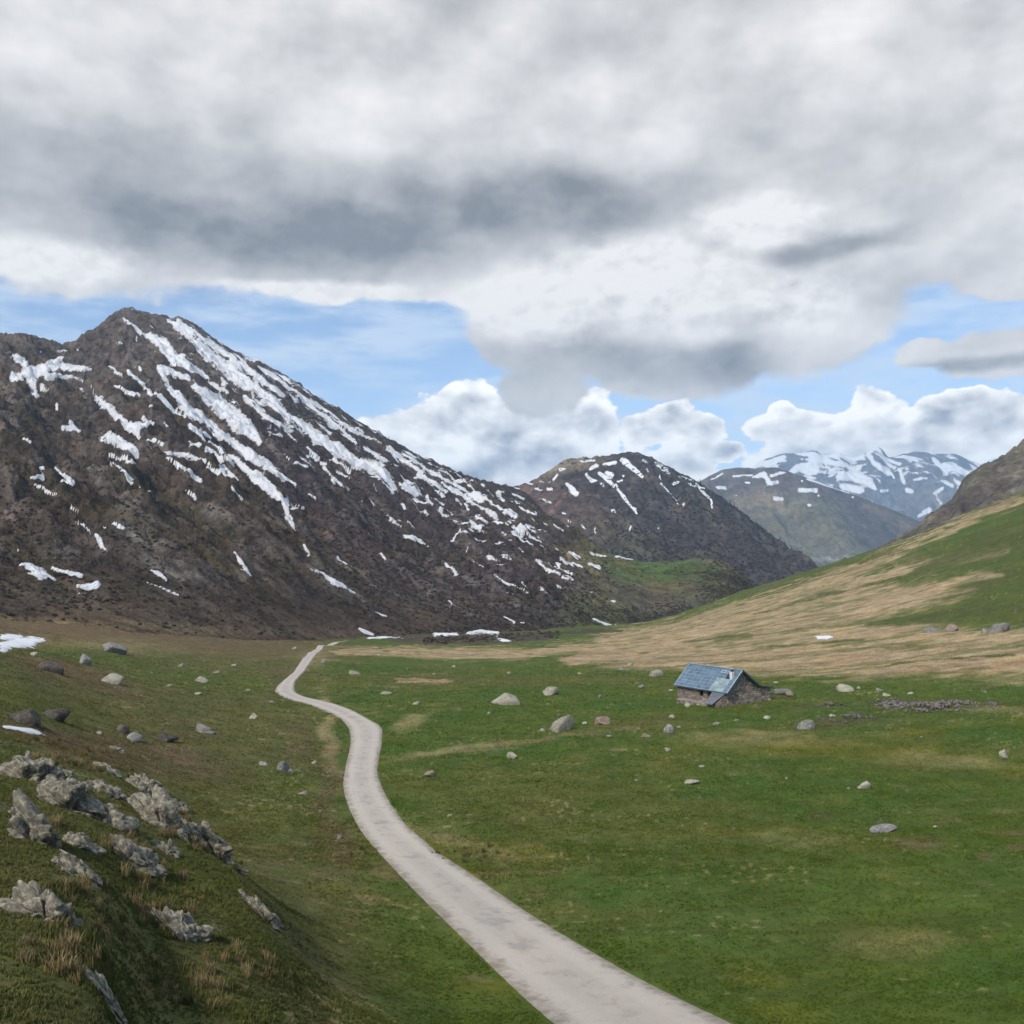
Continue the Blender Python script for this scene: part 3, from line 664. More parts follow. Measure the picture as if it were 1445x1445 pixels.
def build_mountain():
    cols = np.concatenate([np.linspace(-400, -20, 30), np.arange(0, 1111, 1.55)])
    n, nb = 560, 24
    cy, cY = pchip(CREST[:, 0], CREST[:, 1], cols), pchip(CREST[:, 0], CREST[:, 2], cols)
    fY = pchip(FOOT[:, 0], FOOT[:, 1], cols)
    u = (cols - CX) / FPX
    zc = CAMZ + (HY - cy) / FPX * cY
    zf = base_z(u * fY, fY) - 1.0
    drop = sstep(700, 880, cols)
    zf = zf - drop * 6
    p = 1.22 - 0.55 * sstep(760, 900, cols)
    # steeper low down on the left
    t = np.linspace(0, 1, n)[:, None]
    Y = fY[None] + (cY - fY)[None] * t
    prof = t ** p[None]
    Z = zf[None] + (zc - zf)[None] * prof
    X = u[None] * Y
    # back side
    tb = np.linspace(0, 1, nb + 1)[1:, None]
    Yb = cY[None] + tb * 900
    Zb = zc[None] - 1.0 * (tb * 900) ** 1.0 * 0.55
    X = np.vstack([X, u[None] * Yb]); Y = np.vstack([Y, Yb]); Z = np.vstack([Z, Zb])
    T = np.vstack([np.repeat(t, len(cols), 1), np.ones((nb, len(cols)))])
    PXn, PYn = proj(X, Y, Z)
    # fall line runs down towards +X and the camera: stretch ribs and gullies along it
    ca, sa = 0.80, -0.60
    S = X * ca + Y * sa; Q = -X * sa + Y * ca
    wob = fbm(X / 160, Y / 160, 3, 61) * 45
    ribs = ridged((Q + wob) / 95.0, S / 330.0, 4, 101)
    fine = ridged((Q + wob * 0.5) / 30.0, S / 70.0, 4, 131)
    crag = fbm(X / 14.0, Y / 14.0, 4, 151)
    spur = sstep(800, 900, PXn) * 1.0
    amp = sstep(0.0, 0.22, T) * (1 - 0.72 * sstep(0.86, 1.0, T)) * (1 - 0.85 * spur)
    nearl = 1 - sstep(150, 420, PXn)
    Zbig = Z + amp * (20 * (ribs - 0.35) + 8.5 * (ridged((Q + wob * 0.5) / 30.0, S / 70.0, 2, 131) - 0.35))
    Z = Z + amp * (20 * (ribs - 0.35) + 8.5 * (fine - 0.35) + (4.2 + 2.6 * nearl) * crag + (1.6 + 1.4 * nearl) * (ridged(X / 9.0, Y / 9.0, 3, 161) - 0.35))
    Z = Z + sstep(0.0, 0.05, T) * (1 - sstep(0.9, 1.0, T)) * 0.6 * fbm(X / 5, Y / 5, 3, 171)
    crestn = sstep(0.93, 1.0, T) * (1 - spur)
    Z = Z + crestn * (2.6 * fbm(PXn / 9.0, PXn * 0 + 1.5, 4, 181) + 1.0 * fbm(X / 6, Y / 6, 3, 183))
    px, py = proj(X, Y, Zbig)
    XS, YS = X + 0.75 * Z, Y - 0.85 * Z          # noise coordinates that also change up a steep face
    w1 = fbm(X / 60, Y / 60, 4, 201); w2 = fbm(XS / 18, YS / 18, 4, 211); w3 = fbm((Q + wob) / 30, S / 160, 4, 221)
    t_ = np.zeros(px.shape + (3,)) + np.array(HEATH)
    t_ = blend(t_, ROCK, sstep(0.25, 0.8, fine * 0.7 + 0.6 * w2 + 0.30 * sstep(640, 480, py)) * 0.85)
    t_ = blend(t_, PURPLE, patch(px, py, 560, 730, 330, 95, 33, 0.5) * (0.75 + 0.6 * w1))
    t_ = blend(t_, RUST, sstep(0.1, 0.6, w3 + 0.3 * w2) * 0.45)
    t_ = blend(t_, MOSS, sstep(0.05, 0.5, -w3 + 0.5 * w1) * 0.55 * (1 - sstep(560, 480, py)))
    t_ = blend(t_, SCREE, sstep(0.30, 0.75, w3 * 0.6 + w2 * 0.5 + 0.25 * fine) * 0.5)
    for (x, y, rx, ry, rot, c, k) in [(230, 790, 60, 16, 40, SCREE, 0.7), (270, 815, 40, 12, 35, SCREE, 0.6), (500, 780, 60, 16, 42, SCREE, 0.35), (560, 850, 90, 12, 20, SCREE, 0.3), (620, 820, 90, 18, 30, ROCK, 0.4), (740, 850, 80, 16, 22, SCREE, 0.45), (470, 760, 80, 12, 45, RUST, 0.5), (190, 500, 50, 40, 30, ROCK, 0.5), (100, 640, 70, 40, 20, ROCK, 0.35), (830, 845, 50, 14, 10, SCREE, 0.4)]:
        t_ = blend(t_, c, patch(px + 14 * w2, py + 8 * w1, x, y, rx, ry, rot) * k * (0.8 + w2))
    lin = fbm((Q + wob) / 9.0, S / 55.0, 4, 261); lin2 = fbm(XS / 6.0, YS / 6.0, 3, 271)
    t_ = blend(t_, SCREE, sstep(0.22, 0.6, lin + 0.4 * w2) * 0.42)
    t_ = blend(t_, (0.030, 0.023, 0.016), sstep(0.15, 0.55, -lin + 0.3 * w1) * 0.55)
    t_ = t_ * (1 + 0.35 * lin2)[..., None]
    # dark brown foot, meeting the pasture
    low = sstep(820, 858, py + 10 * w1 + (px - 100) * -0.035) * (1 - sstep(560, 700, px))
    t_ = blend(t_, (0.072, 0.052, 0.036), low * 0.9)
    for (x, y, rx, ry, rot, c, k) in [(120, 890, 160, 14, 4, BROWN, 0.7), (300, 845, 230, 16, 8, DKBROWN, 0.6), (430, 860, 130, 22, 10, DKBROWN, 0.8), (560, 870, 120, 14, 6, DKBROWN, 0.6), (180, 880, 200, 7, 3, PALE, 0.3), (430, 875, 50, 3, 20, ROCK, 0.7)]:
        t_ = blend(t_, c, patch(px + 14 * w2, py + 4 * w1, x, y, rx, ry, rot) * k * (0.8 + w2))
    # spur
    t_ = blend(t_, (0.078, 0.086, 0.034), sstep(790, 880, px + 20 * w1 + (py - 800) * 0.3) * 0.95)
    for (x, y, rx, ry, rot, c, k) in [(930, 808, 80, 17, -4, (0.060, 0.105, 0.026), 1.0), (985, 812, 40, 12, 10, MOSS, 0.5), (870, 795, 60, 8, 25, OLIVE, 0.7), (1015, 795, 26, 6, 10, (0.13, 0.11, 0.07), 0.6), (910, 845, 40, 20, 10, (0.105, 0.072, 0.058), 0.8), (1040, 825, 20, 26, 30, (0.05, 0.045, 0.035), 0.7), (950, 860, 60, 18, 10, ROCK, 0.5), (990, 845, 40, 20, 20, (0.09, 0.085, 0.06), 0.6), (930, 872, 60, 8, -4, (0.028, 0.024, 0.022), 0.8), (845, 820, 50, 16, 20, (0.085, 0.065, 0.05), 0.7), (825, 795, 40, 8, 30, PALE, 0.3), (860, 850, 40, 20, 0, (0.10, 0.095, 0.06), 0.6), (955, 830, 30, 8, 0, BROWN, 0.5)]:
        t_ = blend(t_, c, patch(px + 10 * w2, py + 6 * w1, x, y, rx, ry, rot) * k * (0.85 + 0.7 * w2))
    # snow: the patches of the photograph plus broken streaks between them
    rag = fbm(XS / 9, YS / 9, 4, 231, 0.6)
    sx, sy = proj(X, Y, 0.45 * Z + 0.55 * Zbig)
    wx = sx + 2.2 * w2 + 1.5 * w1 + 2.0 * rag; wy = sy + 1.2 * w3 + 1.8 * fbm(XS / 8, YS / 8, 4, 237, 0.6)
    sn = strokes_field(wx, wy, SNOW_MOUNT, 0.25) * 1.1 + 0.45 * fbm(XS / 20, YS / 20, 4, 239, 0.6) + 0.45 * rag - 0.16
    pr = np.clip((px - 150) / 120, 0, 1) * patch(px, py, 430, 570, 330, 60, 36, 0.5) + 0.8 * patch(px, py, 690, 720, 110, 34, 28, 0.5)
    streak = ridged((Q + wob) / 16.0, S / 75.0, 3, 241) * 1.2 + fbm(X / 22, Y / 22, 3, 251) * 0.8 - 1.42 + 0.50 * np.clip(pr, 0, 1)
    streak = np.where(pr > 0.05, streak * 1.6, -3)
    sn = np.maximum(sn, streak)
    Z = Z + np.clip(sn + 0.3, 0, 0.8) * 0.9
    MT.update(X=X[:n], Y=Y[:n], Z=Z[:n], px=px[:n], py=py[:n], sn=sn[:n], w1=w1[:n], w2=w2[:n], T=T[:n])
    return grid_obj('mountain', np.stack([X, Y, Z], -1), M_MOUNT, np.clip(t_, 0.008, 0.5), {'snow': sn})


build_mountain()

# ------------------------------------------------------------------ hills behind
HILLS = {}


def build_hill(name, crest, y_low, Y_low, p, cols_step, rows, mat, color_fn, snow, rough, fall=(0.7, -0.7), seed=300, back=0.5):
    crest = np.array(crest, float)
    cols = np.arange(crest[0, 0], crest[-1, 0] + 0.1, cols_step)
    cy, cY = pchip(crest[:, 0], crest[:, 1], cols), pchip(crest[:, 0], crest[:, 2], cols)
    u = (cols - CX) / FPX
    zc = CAMZ + (HY - cy) / FPX * cY
    zl = CAMZ + (HY - y_low) / FPX * Y_low
    t = np.linspace(0, 1, rows)[:, None]
    Y = Y_low + (cY - Y_low)[None] * t
    Z = zl + (zc - zl)[None] * t ** p
    X = u[None] * Y
    nb = 14
    tb = np.linspace(0, 1, nb + 1)[1:, None]
    ext = cY.mean() * 0.28
    X = np.vstack([X, u[None] * (cY[None] + tb * ext)]); Z = np.vstack([Z, zc[None] - tb * ext * back]); Y = np.vstack([Y, cY[None] + tb * ext])
    T = np.vstack([np.repeat(t, len(cols), 1), np.ones((nb, len(cols)))])
    L = rough['scale']; A = rough['amp']
    S = X * fall[0] + Y * fall[1]; Q = -X * fall[1] + Y * fall[0]
    wob = fbm(X / (L * 2), Y / (L * 2), 3, seed) * L * 0.5
    ribs = ridged((Q + wob) / L, S / (L * 3.2), 4, seed + 3)
    fine = ridged((Q + wob) / (L * 0.3), S / (L * 0.8), 4, seed + 7)
    edge = 1 - rough.get('keep', 0.75) * sstep(rough.get('k0', 0.85), 1, T)
    px0, py0 = proj(X, Y, Z)
    Z = Z + edge * A * ((ribs - 0.35) + 0.45 * (fine - 0.35) + 0.3 * fbm(X / (L * 0.15), Y / (L * 0.15), 3, seed + 11))
    Z = Z + sstep(0.9, 1, T) * rough.get('crest', 0.0) * A * fbm(px0 / rough.get('cw', 8.0), px0 * 0 + 0.7, 5, seed + 13)
    px, py = proj(X, Y, Z)
    w1 = fbm(X / (L * 0.8), Y / (L * 0.8), 4, seed + 17); w2 = fbm(X / (L * 0.2), Y / (L * 0.2), 4, seed + 19); w3 = fbm((Q + wob) / (L * 0.3), S / (L * 1.8), 4, seed + 23)
    tint = color_fn(px, py, w1, w2, w3, fine)
    sn = strokes_field(px + 3.0 * w2 + 1.5 * w1, py + 2.0 * w3 + 1.0 * w2, snow, 0.2) * 1.3 if snow else np.full(px.shape, -3.0)
    if 'snowfn' in rough:
        sn = np.maximum(sn, rough['snowfn'](px, py, w1, w2, w3, ribs, fine))
    HILLS[name] = dict(X=X[:rows], Y=Y[:rows], Z=Z[:rows], px=px[:rows], py=py[:rows], w1=w1[:rows])
    return grid_obj(name, np.stack([X, Y, Z], -1), mat, np.clip(tint, 0.006, 0.5), {'snow': sn})


def mid_color(px, py, w1, w2, w3, fine):
    t = np.zeros(px.shape + (3,)) + np.array((0.050, 0.042, 0.040))
    t = blend(t, (0.105, 0.092, 0.074), sstep(0.1, 0.6, w3 + 0.4 * w2) * 0.5)
    t = blend(t, (0.045, 0.038, 0.040), sstep(0.0, 0.5, -w3 + 0.4 * w1) * 0.6)
    t = blend(t, (0.086, 0.078, 0.052), sstep(0.1, 0.6, w1 + 0.4 * w2) * 0.4)
    # tan summit shoulder, the brown shoulder with the worn path
    t = blend(t, (0.19, 0.15, 0.10), (1 - sstep(-2, 16, (py - np.interp(px, [690, 740, 800, 850, 900], [690, 684, 655, 650, 645])))) * (1 - sstep(820, 870, px)) * 0.9)
    t = blend(t, (0.115, 0.075, 0.062), patch(px, py, 745, 706, 95, 28, 20, 0.5) * 0.95)
    t = blend(t, (0.080, 0.060, 0.050), patch(px, py, 810, 715, 60, 30, 30, 0.5) * 0.7)
    f = strokes_field(px + 2 * w2, py + 2 * w1, [Z3 + ([[(870, 385, 10), (920, 420, 12), (960, 470, 14), (890, 540, 16), (850, 600, 40), (845, 660, 30)], [(960, 470, 8), (1180, 480, 6)]],)])
    t = blend(t, (0.165, 0.105, 0.078), sstep(-0.4, 0.5, f) * 0.85)
    t = blend(t, (0.075, 0.066, 0.040), patch(px, py, 870, 760, 60, 22, 30, 0.6) * 0.6)
    return t * (1 + 0.35 * w2)[..., None]


build_hill('hill', [(640, 700, 1500), (690, 690, 1560), (720, 687, 1600), (740, 682, 1640), (770, 668, 1680), (796, 650, 1700), (808, 647, 1705), (840, 645, 1720), (868, 641, 1740), (886, 638, 1740), (900, 640, 1740), (920, 646, 1740), (945, 659, 1730), (985, 681, 1710), (1020, 704, 1690), (1045, 722, 1670), (1075, 746, 1640), (1100, 764, 1620), (1130, 784, 1600), (1150, 797, 1590), (1200, 834, 1560)],
           905, 1000, 0.95, 1.5, 260, M_MID, mid_color, SNOW_MID, dict(scale=150, amp=26, keep=0.88, crest=0.12, cw=7), seed=300)


def far_color(px, py, w1, w2, w3, fine):
    t = np.zeros(px.shape + (3,)) + np.array((0.125, 0.115, 0.072))
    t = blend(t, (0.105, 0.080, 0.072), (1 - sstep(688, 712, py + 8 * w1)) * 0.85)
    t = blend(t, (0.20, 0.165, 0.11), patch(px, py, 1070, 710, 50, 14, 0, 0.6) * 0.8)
    t = blend(t, (0.062, 0.050, 0.052), sstep(-0.15, 0.3, (px - 1175 - (py - 720) * 0.55) / 90 + 0.5 * w1) * 0.85)  # shadow on the hill's right side, painted into the tint as dark purple
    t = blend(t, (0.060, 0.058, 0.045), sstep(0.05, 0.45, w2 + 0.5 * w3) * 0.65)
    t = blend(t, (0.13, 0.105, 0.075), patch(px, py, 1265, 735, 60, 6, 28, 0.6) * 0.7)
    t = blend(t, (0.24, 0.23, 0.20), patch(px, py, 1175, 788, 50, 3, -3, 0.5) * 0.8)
    return t * (1 + 0.3 * w2)[..., None]


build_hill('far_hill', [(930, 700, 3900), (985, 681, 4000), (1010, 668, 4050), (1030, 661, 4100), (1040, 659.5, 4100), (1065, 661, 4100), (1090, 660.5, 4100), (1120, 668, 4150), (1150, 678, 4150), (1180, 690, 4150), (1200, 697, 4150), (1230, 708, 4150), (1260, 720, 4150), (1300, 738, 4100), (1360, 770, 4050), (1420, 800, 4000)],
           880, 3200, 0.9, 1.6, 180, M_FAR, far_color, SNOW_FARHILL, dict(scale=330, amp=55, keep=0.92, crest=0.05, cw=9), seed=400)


def range_color(px, py, w1, w2, w3, fine):
    t = np.zeros(px.shape + (3,)) + np.array((0.12, 0.125, 0.135))
    return t * (1 + 0.4 * w2 + 0.2 * w3)[..., None]


def range_snow(px, py, w1, w2, w3, ribs, fine):
    alt = sstep(720, 640, py)
    return (0.9 * w2 + 0.9 * w3 - 0.7 * (fine - 0.5) + alt * 0.95 - 0.85) * 1.6


build_hill('snowy_range', [(960, 720, 7500), (1020, 690, 7500), (1060, 661, 7500), (1075, 650, 7500), (1090, 645, 7500), (1105, 640, 7500), (1130, 639, 7500), (1150, 636, 7500), (1165, 642, 7500), (1185, 640, 7500), (1205, 645, 7500), (1222, 638, 7500), (1234, 631, 7500), (1242, 632, 7500), (1255, 645, 7500), (1275, 641, 7500), (1295, 637, 7500), (1320, 640, 7500), (1345, 641, 7500), (1370, 650, 7500), (1400, 664, 7500), (1450, 690, 7500), (1540, 720, 7500)],
           800, 5600, 0.95, 1.3, 220, M_RANGE, range_color, SNOW_RANGE, dict(scale=520, amp=150, k0=0.35, keep=0.95, crest=0.028, cw=9, snowfn=range_snow), fall=(0.1, -1.0), seed=500)


def crag_color(px, py, w1, w2, w3, fine):
    t = np.zeros(px.shape + (3,)) + np.array((0.108, 0.094, 0.066))
    t = blend(t, (0.16, 0.145, 0.115), sstep(0.1, 0.6, w2 + 0.4 * fine) * 0.6)
    t = blend(t, (0.060, 0.052, 0.046), sstep(0.0, 0.5, w3 + 0.5 * w1) * 0.6)
    t = blend(t, (0.070, 0.055, 0.052), patch(px, py, 1370, 705, 60, 16, -28, 0.6) * 0.7)
    return t * (1 + 0.4 * w2)[..., None]


build_hill('rocky_hill', [(1180, 800, 800), (1240, 775, 820), (1275, 757, 850), (1292, 747, 860), (1305, 735, 870), (1318, 722, 880), (1335, 711, 890), (1350, 693, 900), (1357, 680, 900), (1368, 668, 905), (1385, 656, 910), (1398, 651, 915), (1421, 638, 920), (1445, 622, 930), (1600, 540, 950), (1800, 470, 950)],
           800, 600, 0.9, 1.6, 170, M_CRAG, crag_color, None, dict(scale=70, amp=9, keep=0.6, crest=0.16, cw=6), fall=(-0.8, -0.6), seed=600)

# ------------------------------------------------------------------ road
def road_mat():
    m, g = new_mat('worn_road')
    co = g.node('ShaderNodeTexCoord').outputs['Object']
    n1 = g.noise(co, 0.35, 5, 0.6); n2 = g.noise(co, 2.0, 6, 0.65); n3 = g.noise(co, 18.0, 4, 0.6); n4 = g.noise(co, 0.9, 3, 0.5, 0.6)
    col = g.mix(g.ramp(n1, 0.3, 0.7), (0.45, 0.415, 0.375, 1), (0.53, 0.475, 0.425, 1))
    col = g.mix(g.ramp(n2, 0.50, 0.72, 0, 0.55), col, (0.38, 0.38, 0.385, 1))
    col = g.mix(g.ramp(n4, 0.56, 0.70, 0, 0.7), col, (0.29, 0.29, 0.295, 1))
    col = g.mix(g.ramp(n3, 0.3, 0.75, 0, 0.45), col, (0.58, 0.54, 0.49, 1))
    vor = g.node('ShaderNodeTexVoronoi', {'Vector': g.v('ADD', co, g.v('SCALE', g.noise(co, 1.2, 4, 0.6, out='Color'), 0.9)), 'Scale': 0.42}, feature='DISTANCE_TO_EDGE')
    crack = g.m('MULTIPLY', g.ramp(vor.outputs[0], 0.002, 0.012, 1, 0), g.ramp(n4, 0.52, 0.66))
    col = g.mix(g.m('MULTIPLY', crack, 0.35), col, (0.10, 0.095, 0.09, 1))
    tint = g.node('ShaderNodeAttribute', attribute_name='edge').outputs['Fac']
    rut = g.m('MULTIPLY', g.ramp(g.m('ABSOLUTE', g.m('SUBTRACT', tint, 0.5)), 0.08, 0.24, 1, 0), g.ramp(n2, 0.3, 0.6, 0.15, 0.5))
    col = g.mix(rut, col, (0.60, 0.56, 0.51, 1))
    mid = g.m('MULTIPLY', g.ramp(tint, 0.22, 0.05), g.ramp(g.noise(co, 1.1, 4, 0.65), 0.45, 0.65, 0, 0.5))
    col = g.mix(mid, col, (0.33, 0.315, 0.29, 1))
    grit = g.noise(co, 45.0, 2, 0.7)
    col = g.mix(1.0, col, g.ramp(grit, 0.3, 0.7, 0.82, 1.16), 'MULTIPLY')
    ef = g.ramp(g.m('ADD', tint, g.m('MULTIPLY', g.m('SUBTRACT', n2, 0.5), 0.9)), 0.62, 1.0)
    col = g.mix(g.m('MULTIPLY', ef, 0.75), col, (0.20, 0.175, 0.125, 1))
    col = g.mix(1.0, col, (0.93, 0.885, 0.83, 1), 'MULTIPLY')
    bp = g.node('ShaderNodeBump', {'Strength': 0.5, 'Distance': 0.03, 'Height': g.m('ADD', n3, n2)})
    bs = g.node('ShaderNodeBsdfPrincipled', {'Base Color': col, 'Roughness': 0.9, 'Specular IOR Level': 0.25, 'Normal': bp.outputs[0]})
    g.node('ShaderNodeOutputMaterial', {0: bs.outputs[0]})
    return m


def build_road():
    rows = np.concatenate([np.arange(903.6, 960, 0.5), np.arange(960, 1100, 1.0), np.arange(1100, 1560, 2.0)])
    l, r = road_lr(rows)
    n = 15
    V = np.zeros((len(rows), n, 3)); E = np.zeros((len(rows), n))
    Yk = np.exp(np.linspace(math.log(14), math.log(420), 1400))
    for i, py in enumerate(rows):
        for k in range(n):
            f = k / (n - 1)
            jit = (0.9 * float(mnoise.noise((py * 0.13, k, 3.1))) + 0.9 * float(mnoise.noise((py * 0.55, k, 7.1)))) * (1 if k in (0, n - 1) else 0) * max(0.3, (py - 880) / 120)
            px = l[i] + f * (r[i] - l[i]) + jit
            u = (px - CX) / FPX
            z = base_z(u * Yk, Yk)
            yy = np.minimum.accumulate(HY - (z - CAMZ) / Yk * FPX)
            j = int(np.argmax(yy <= py)) if (yy <= py).any() else len(Yk) - 1
            a, b = yy[max(j - 1, 0)], yy[j]
            t = 0 if a <= b else (a - py) / (a - b)
            Y = Yk[max(j - 1, 0)] + t * (Yk[j] - Yk[max(j - 1, 0)])
            V[i, k] = (u * Y, Y, 0); E[i, k] = abs(2 * f - 1)
    V[..., 2] = ground_z(V[..., 0], V[..., 1], False) + 0.035 - (0.05 + 0.0006 * V[..., 1]) * E ** 12
    o = grid_obj('road', V, road_mat(), None, {'edge': E})
    print('road widths', [round(float(np.hypot(*(V[i, -1] - V[i, 0])[:2])), 2) for i in range(0, len(rows), 40)])
    return o


build_road()

# ------------------------------------------------------------------ rocks
rng = np.random.default_rng(7)
_ico = {}


def ico(sub):
    if sub not in _ico:
        bm = bmesh.new()
        bmesh.ops.create_icosphere(bm, subdivisions=sub, radius=1.0)
        V = np.array([v.co[:] for v in bm.verts]); F = [tuple(v.index for v in f.verts) for f in bm.faces]
        bm.free()
        _ico[sub] = (V, F)
    return _ico[sub]


def n3(V, f, seed, octv=3):
    x, y, z = V[:, 0] * f, V[:, 1] * f, V[:, 2] * f
    return (fbm(x + 0.63 * z, y - 0.41 * z, octv, seed) + fbm(y + 0.37 * x, z + 0.52 * x, octv, seed + 5) + fbm(z - 0.45 * y, x + 0.3 * y, octv, seed + 9)) / 2.2


def rock_shape(seed, sub=3, cuts=9, rough=0.16, crack=0.0):
    r = np.random.default_rng(seed)
    V, F = ico(sub)
    V = V * (1 + 0.30 * n3(V, 0.9, seed, 2))[:, None]
    for k in range(cuts):
        n = r.normal(size=3); n /= np.linalg.norm(n)
        d = r.uniform(0.38, 0.80)
        e = np.maximum(0, V @ n - d)
        V = V - e[:, None] * n[None] * 0.92
    V = V * (1 + rough * n3(V, 2.6, seed + 50, 4) + rough * 0.45 * n3(V, 9.0, seed + 70, 3))[:, None]
    if crack:
        c = 1 - np.abs(n3(V, 3.2, seed + 90, 2)) * 9
        V = V * (1 - crack * np.clip(c, 0, 1))[:, None]
    V = V / np.abs(V).max(0)[None]
    return V, F


def rock_mat(name, base, pale, dark, lichen=(0.30, 0.30, 0.20), lf=0.35, scale=1.0):
    m, g = new_mat(name)
    geo = g.node('ShaderNodeNewGeometry')
    co = geo.outputs['Position']
    rnd = g.node('ShaderNodeObjectInfo').outputs['Random']
    n1 = g.noise(co, 1.6 * scale, 6, 0.62); n2 = g.noise(co, 6.0 * scale, 6, 0.68); n3_ = g.noise(co, 3.1 * scale, 5, 0.6, 0.4)
    col = g.mix(g.ramp(n1, 0.32, 0.68), (*dark, 1), (*base, 1))
    col = g.mix(g.ramp(n2, 0.45, 0.7, 0, 0.85), col, (*pale, 1))
    col = g.mix(g.ramp(n3_, 0.52, 0.66, 0, lf), col, (*lichen, 1))
    col = g.mix(g.ramp(n2, 0.36, 0.28, 0, 0.7), col, (dark[0] * 0.35, dark[1] * 0.35, dark[2] * 0.35, 1))
    col = g.mix(1.0, col, g.ramp(rnd, 0, 1, 0.85, 1.15), 'MULTIPLY')
    bp = g.node('ShaderNodeBump', {'Strength': 0.9, 'Distance': 0.06 / scale, 'Height': g.m('ADD', g.m('MULTIPLY', n2, 0.7), n1)})
    bs = g.node('ShaderNodeBsdfPrincipled', {'Base Color': col, 'Roughness': 0.92, 'Specular IOR Level': 0.2, 'Normal': bp.outputs[0]})
    g.node('ShaderNodeOutputMaterial', {0: bs.outputs[0]})
    return m


R_PALE = rock_mat('pale_rock', (0.36, 0.33, 0.255), (0.50, 0.465, 0.37), (0.20, 0.18, 0.135))
R_GREY = rock_mat('grey_rock', (0.24, 0.23, 0.21), (0.38, 0.365, 0.33), (0.12, 0.115, 0.105))
R_PINK = rock_mat('reddish_rock', (0.27, 0.195, 0.15), (0.36, 0.29, 0.24), (0.14, 0.10, 0.08))
R_DARK = rock_mat('dark_rock', (0.10, 0.085, 0.07), (0.17, 0.15, 0.125), (0.045, 0.036, 0.03), lf=0.15)
R_CROP = rock_mat('outcrop_rock', (0.22, 0.195, 0.15), (0.40, 0.37, 0.29), (0.075, 0.066, 0.052), (0.40, 0.38, 0.25), 0.6, 1.6)
RM = dict(pale=R_PALE, grey=R_GREY, pink=R_PINK, dark=R_DARK, crop=R_CROP)


def place_rock(name, px, py, w, h, mat, seed, label, cat, group=None, sub=3, tilt=0.0, depth=0.8, sink=0.45, shape=None, crack=0.0, rough=0.11, cuts=14):
    X, Y, z = ground_hit(px, py - h * 0.12)
    W = w * Y / FPX * 0.5
    Hh = max(h * Y / FPX, 0.08)
    V, F = rock_shape(seed, sub, cuts, rough, crack)
    V = V.copy()
    if shape == 'wedge':       # rises towards one end
        V[:, 2] *= 0.30 + 0.85 * (V[:, 0] * 0.5 + 0.5)
    elif shape == 'wedge_l':
        V[:, 2] *= 0.45 + 0.55 * (0.5 - V[:, 0] * 0.5)
    V[:, 2] = np.where(V[:, 2] < -0.55, -0.55, V[:, 2])
    V = V * np.array([W, W * depth, Hh / (1 - sink * 0.3) * 0.78])[None]
    if tilt:
        c, s = math.cos(math.radians(tilt)), math.sin(math.radians(tilt))
        V = np.stack([V[:, 0] * c - V[:, 2] * s, V[:, 1], V[:, 0] * s + V[:, 2] * c], 1)
    V[:, 2] += Hh * (0.30 - sink * 0.35)
    o = mesh_obj(name, V, F, RM[mat])
    Xc, Yc = X, Y + W * depth * 0.35
    o.location = (Xc, Yc, float(ground_z(np.array([Xc]), np.array([Yc]), False)[0]))
    tag(o, label, cat, group)
    return o


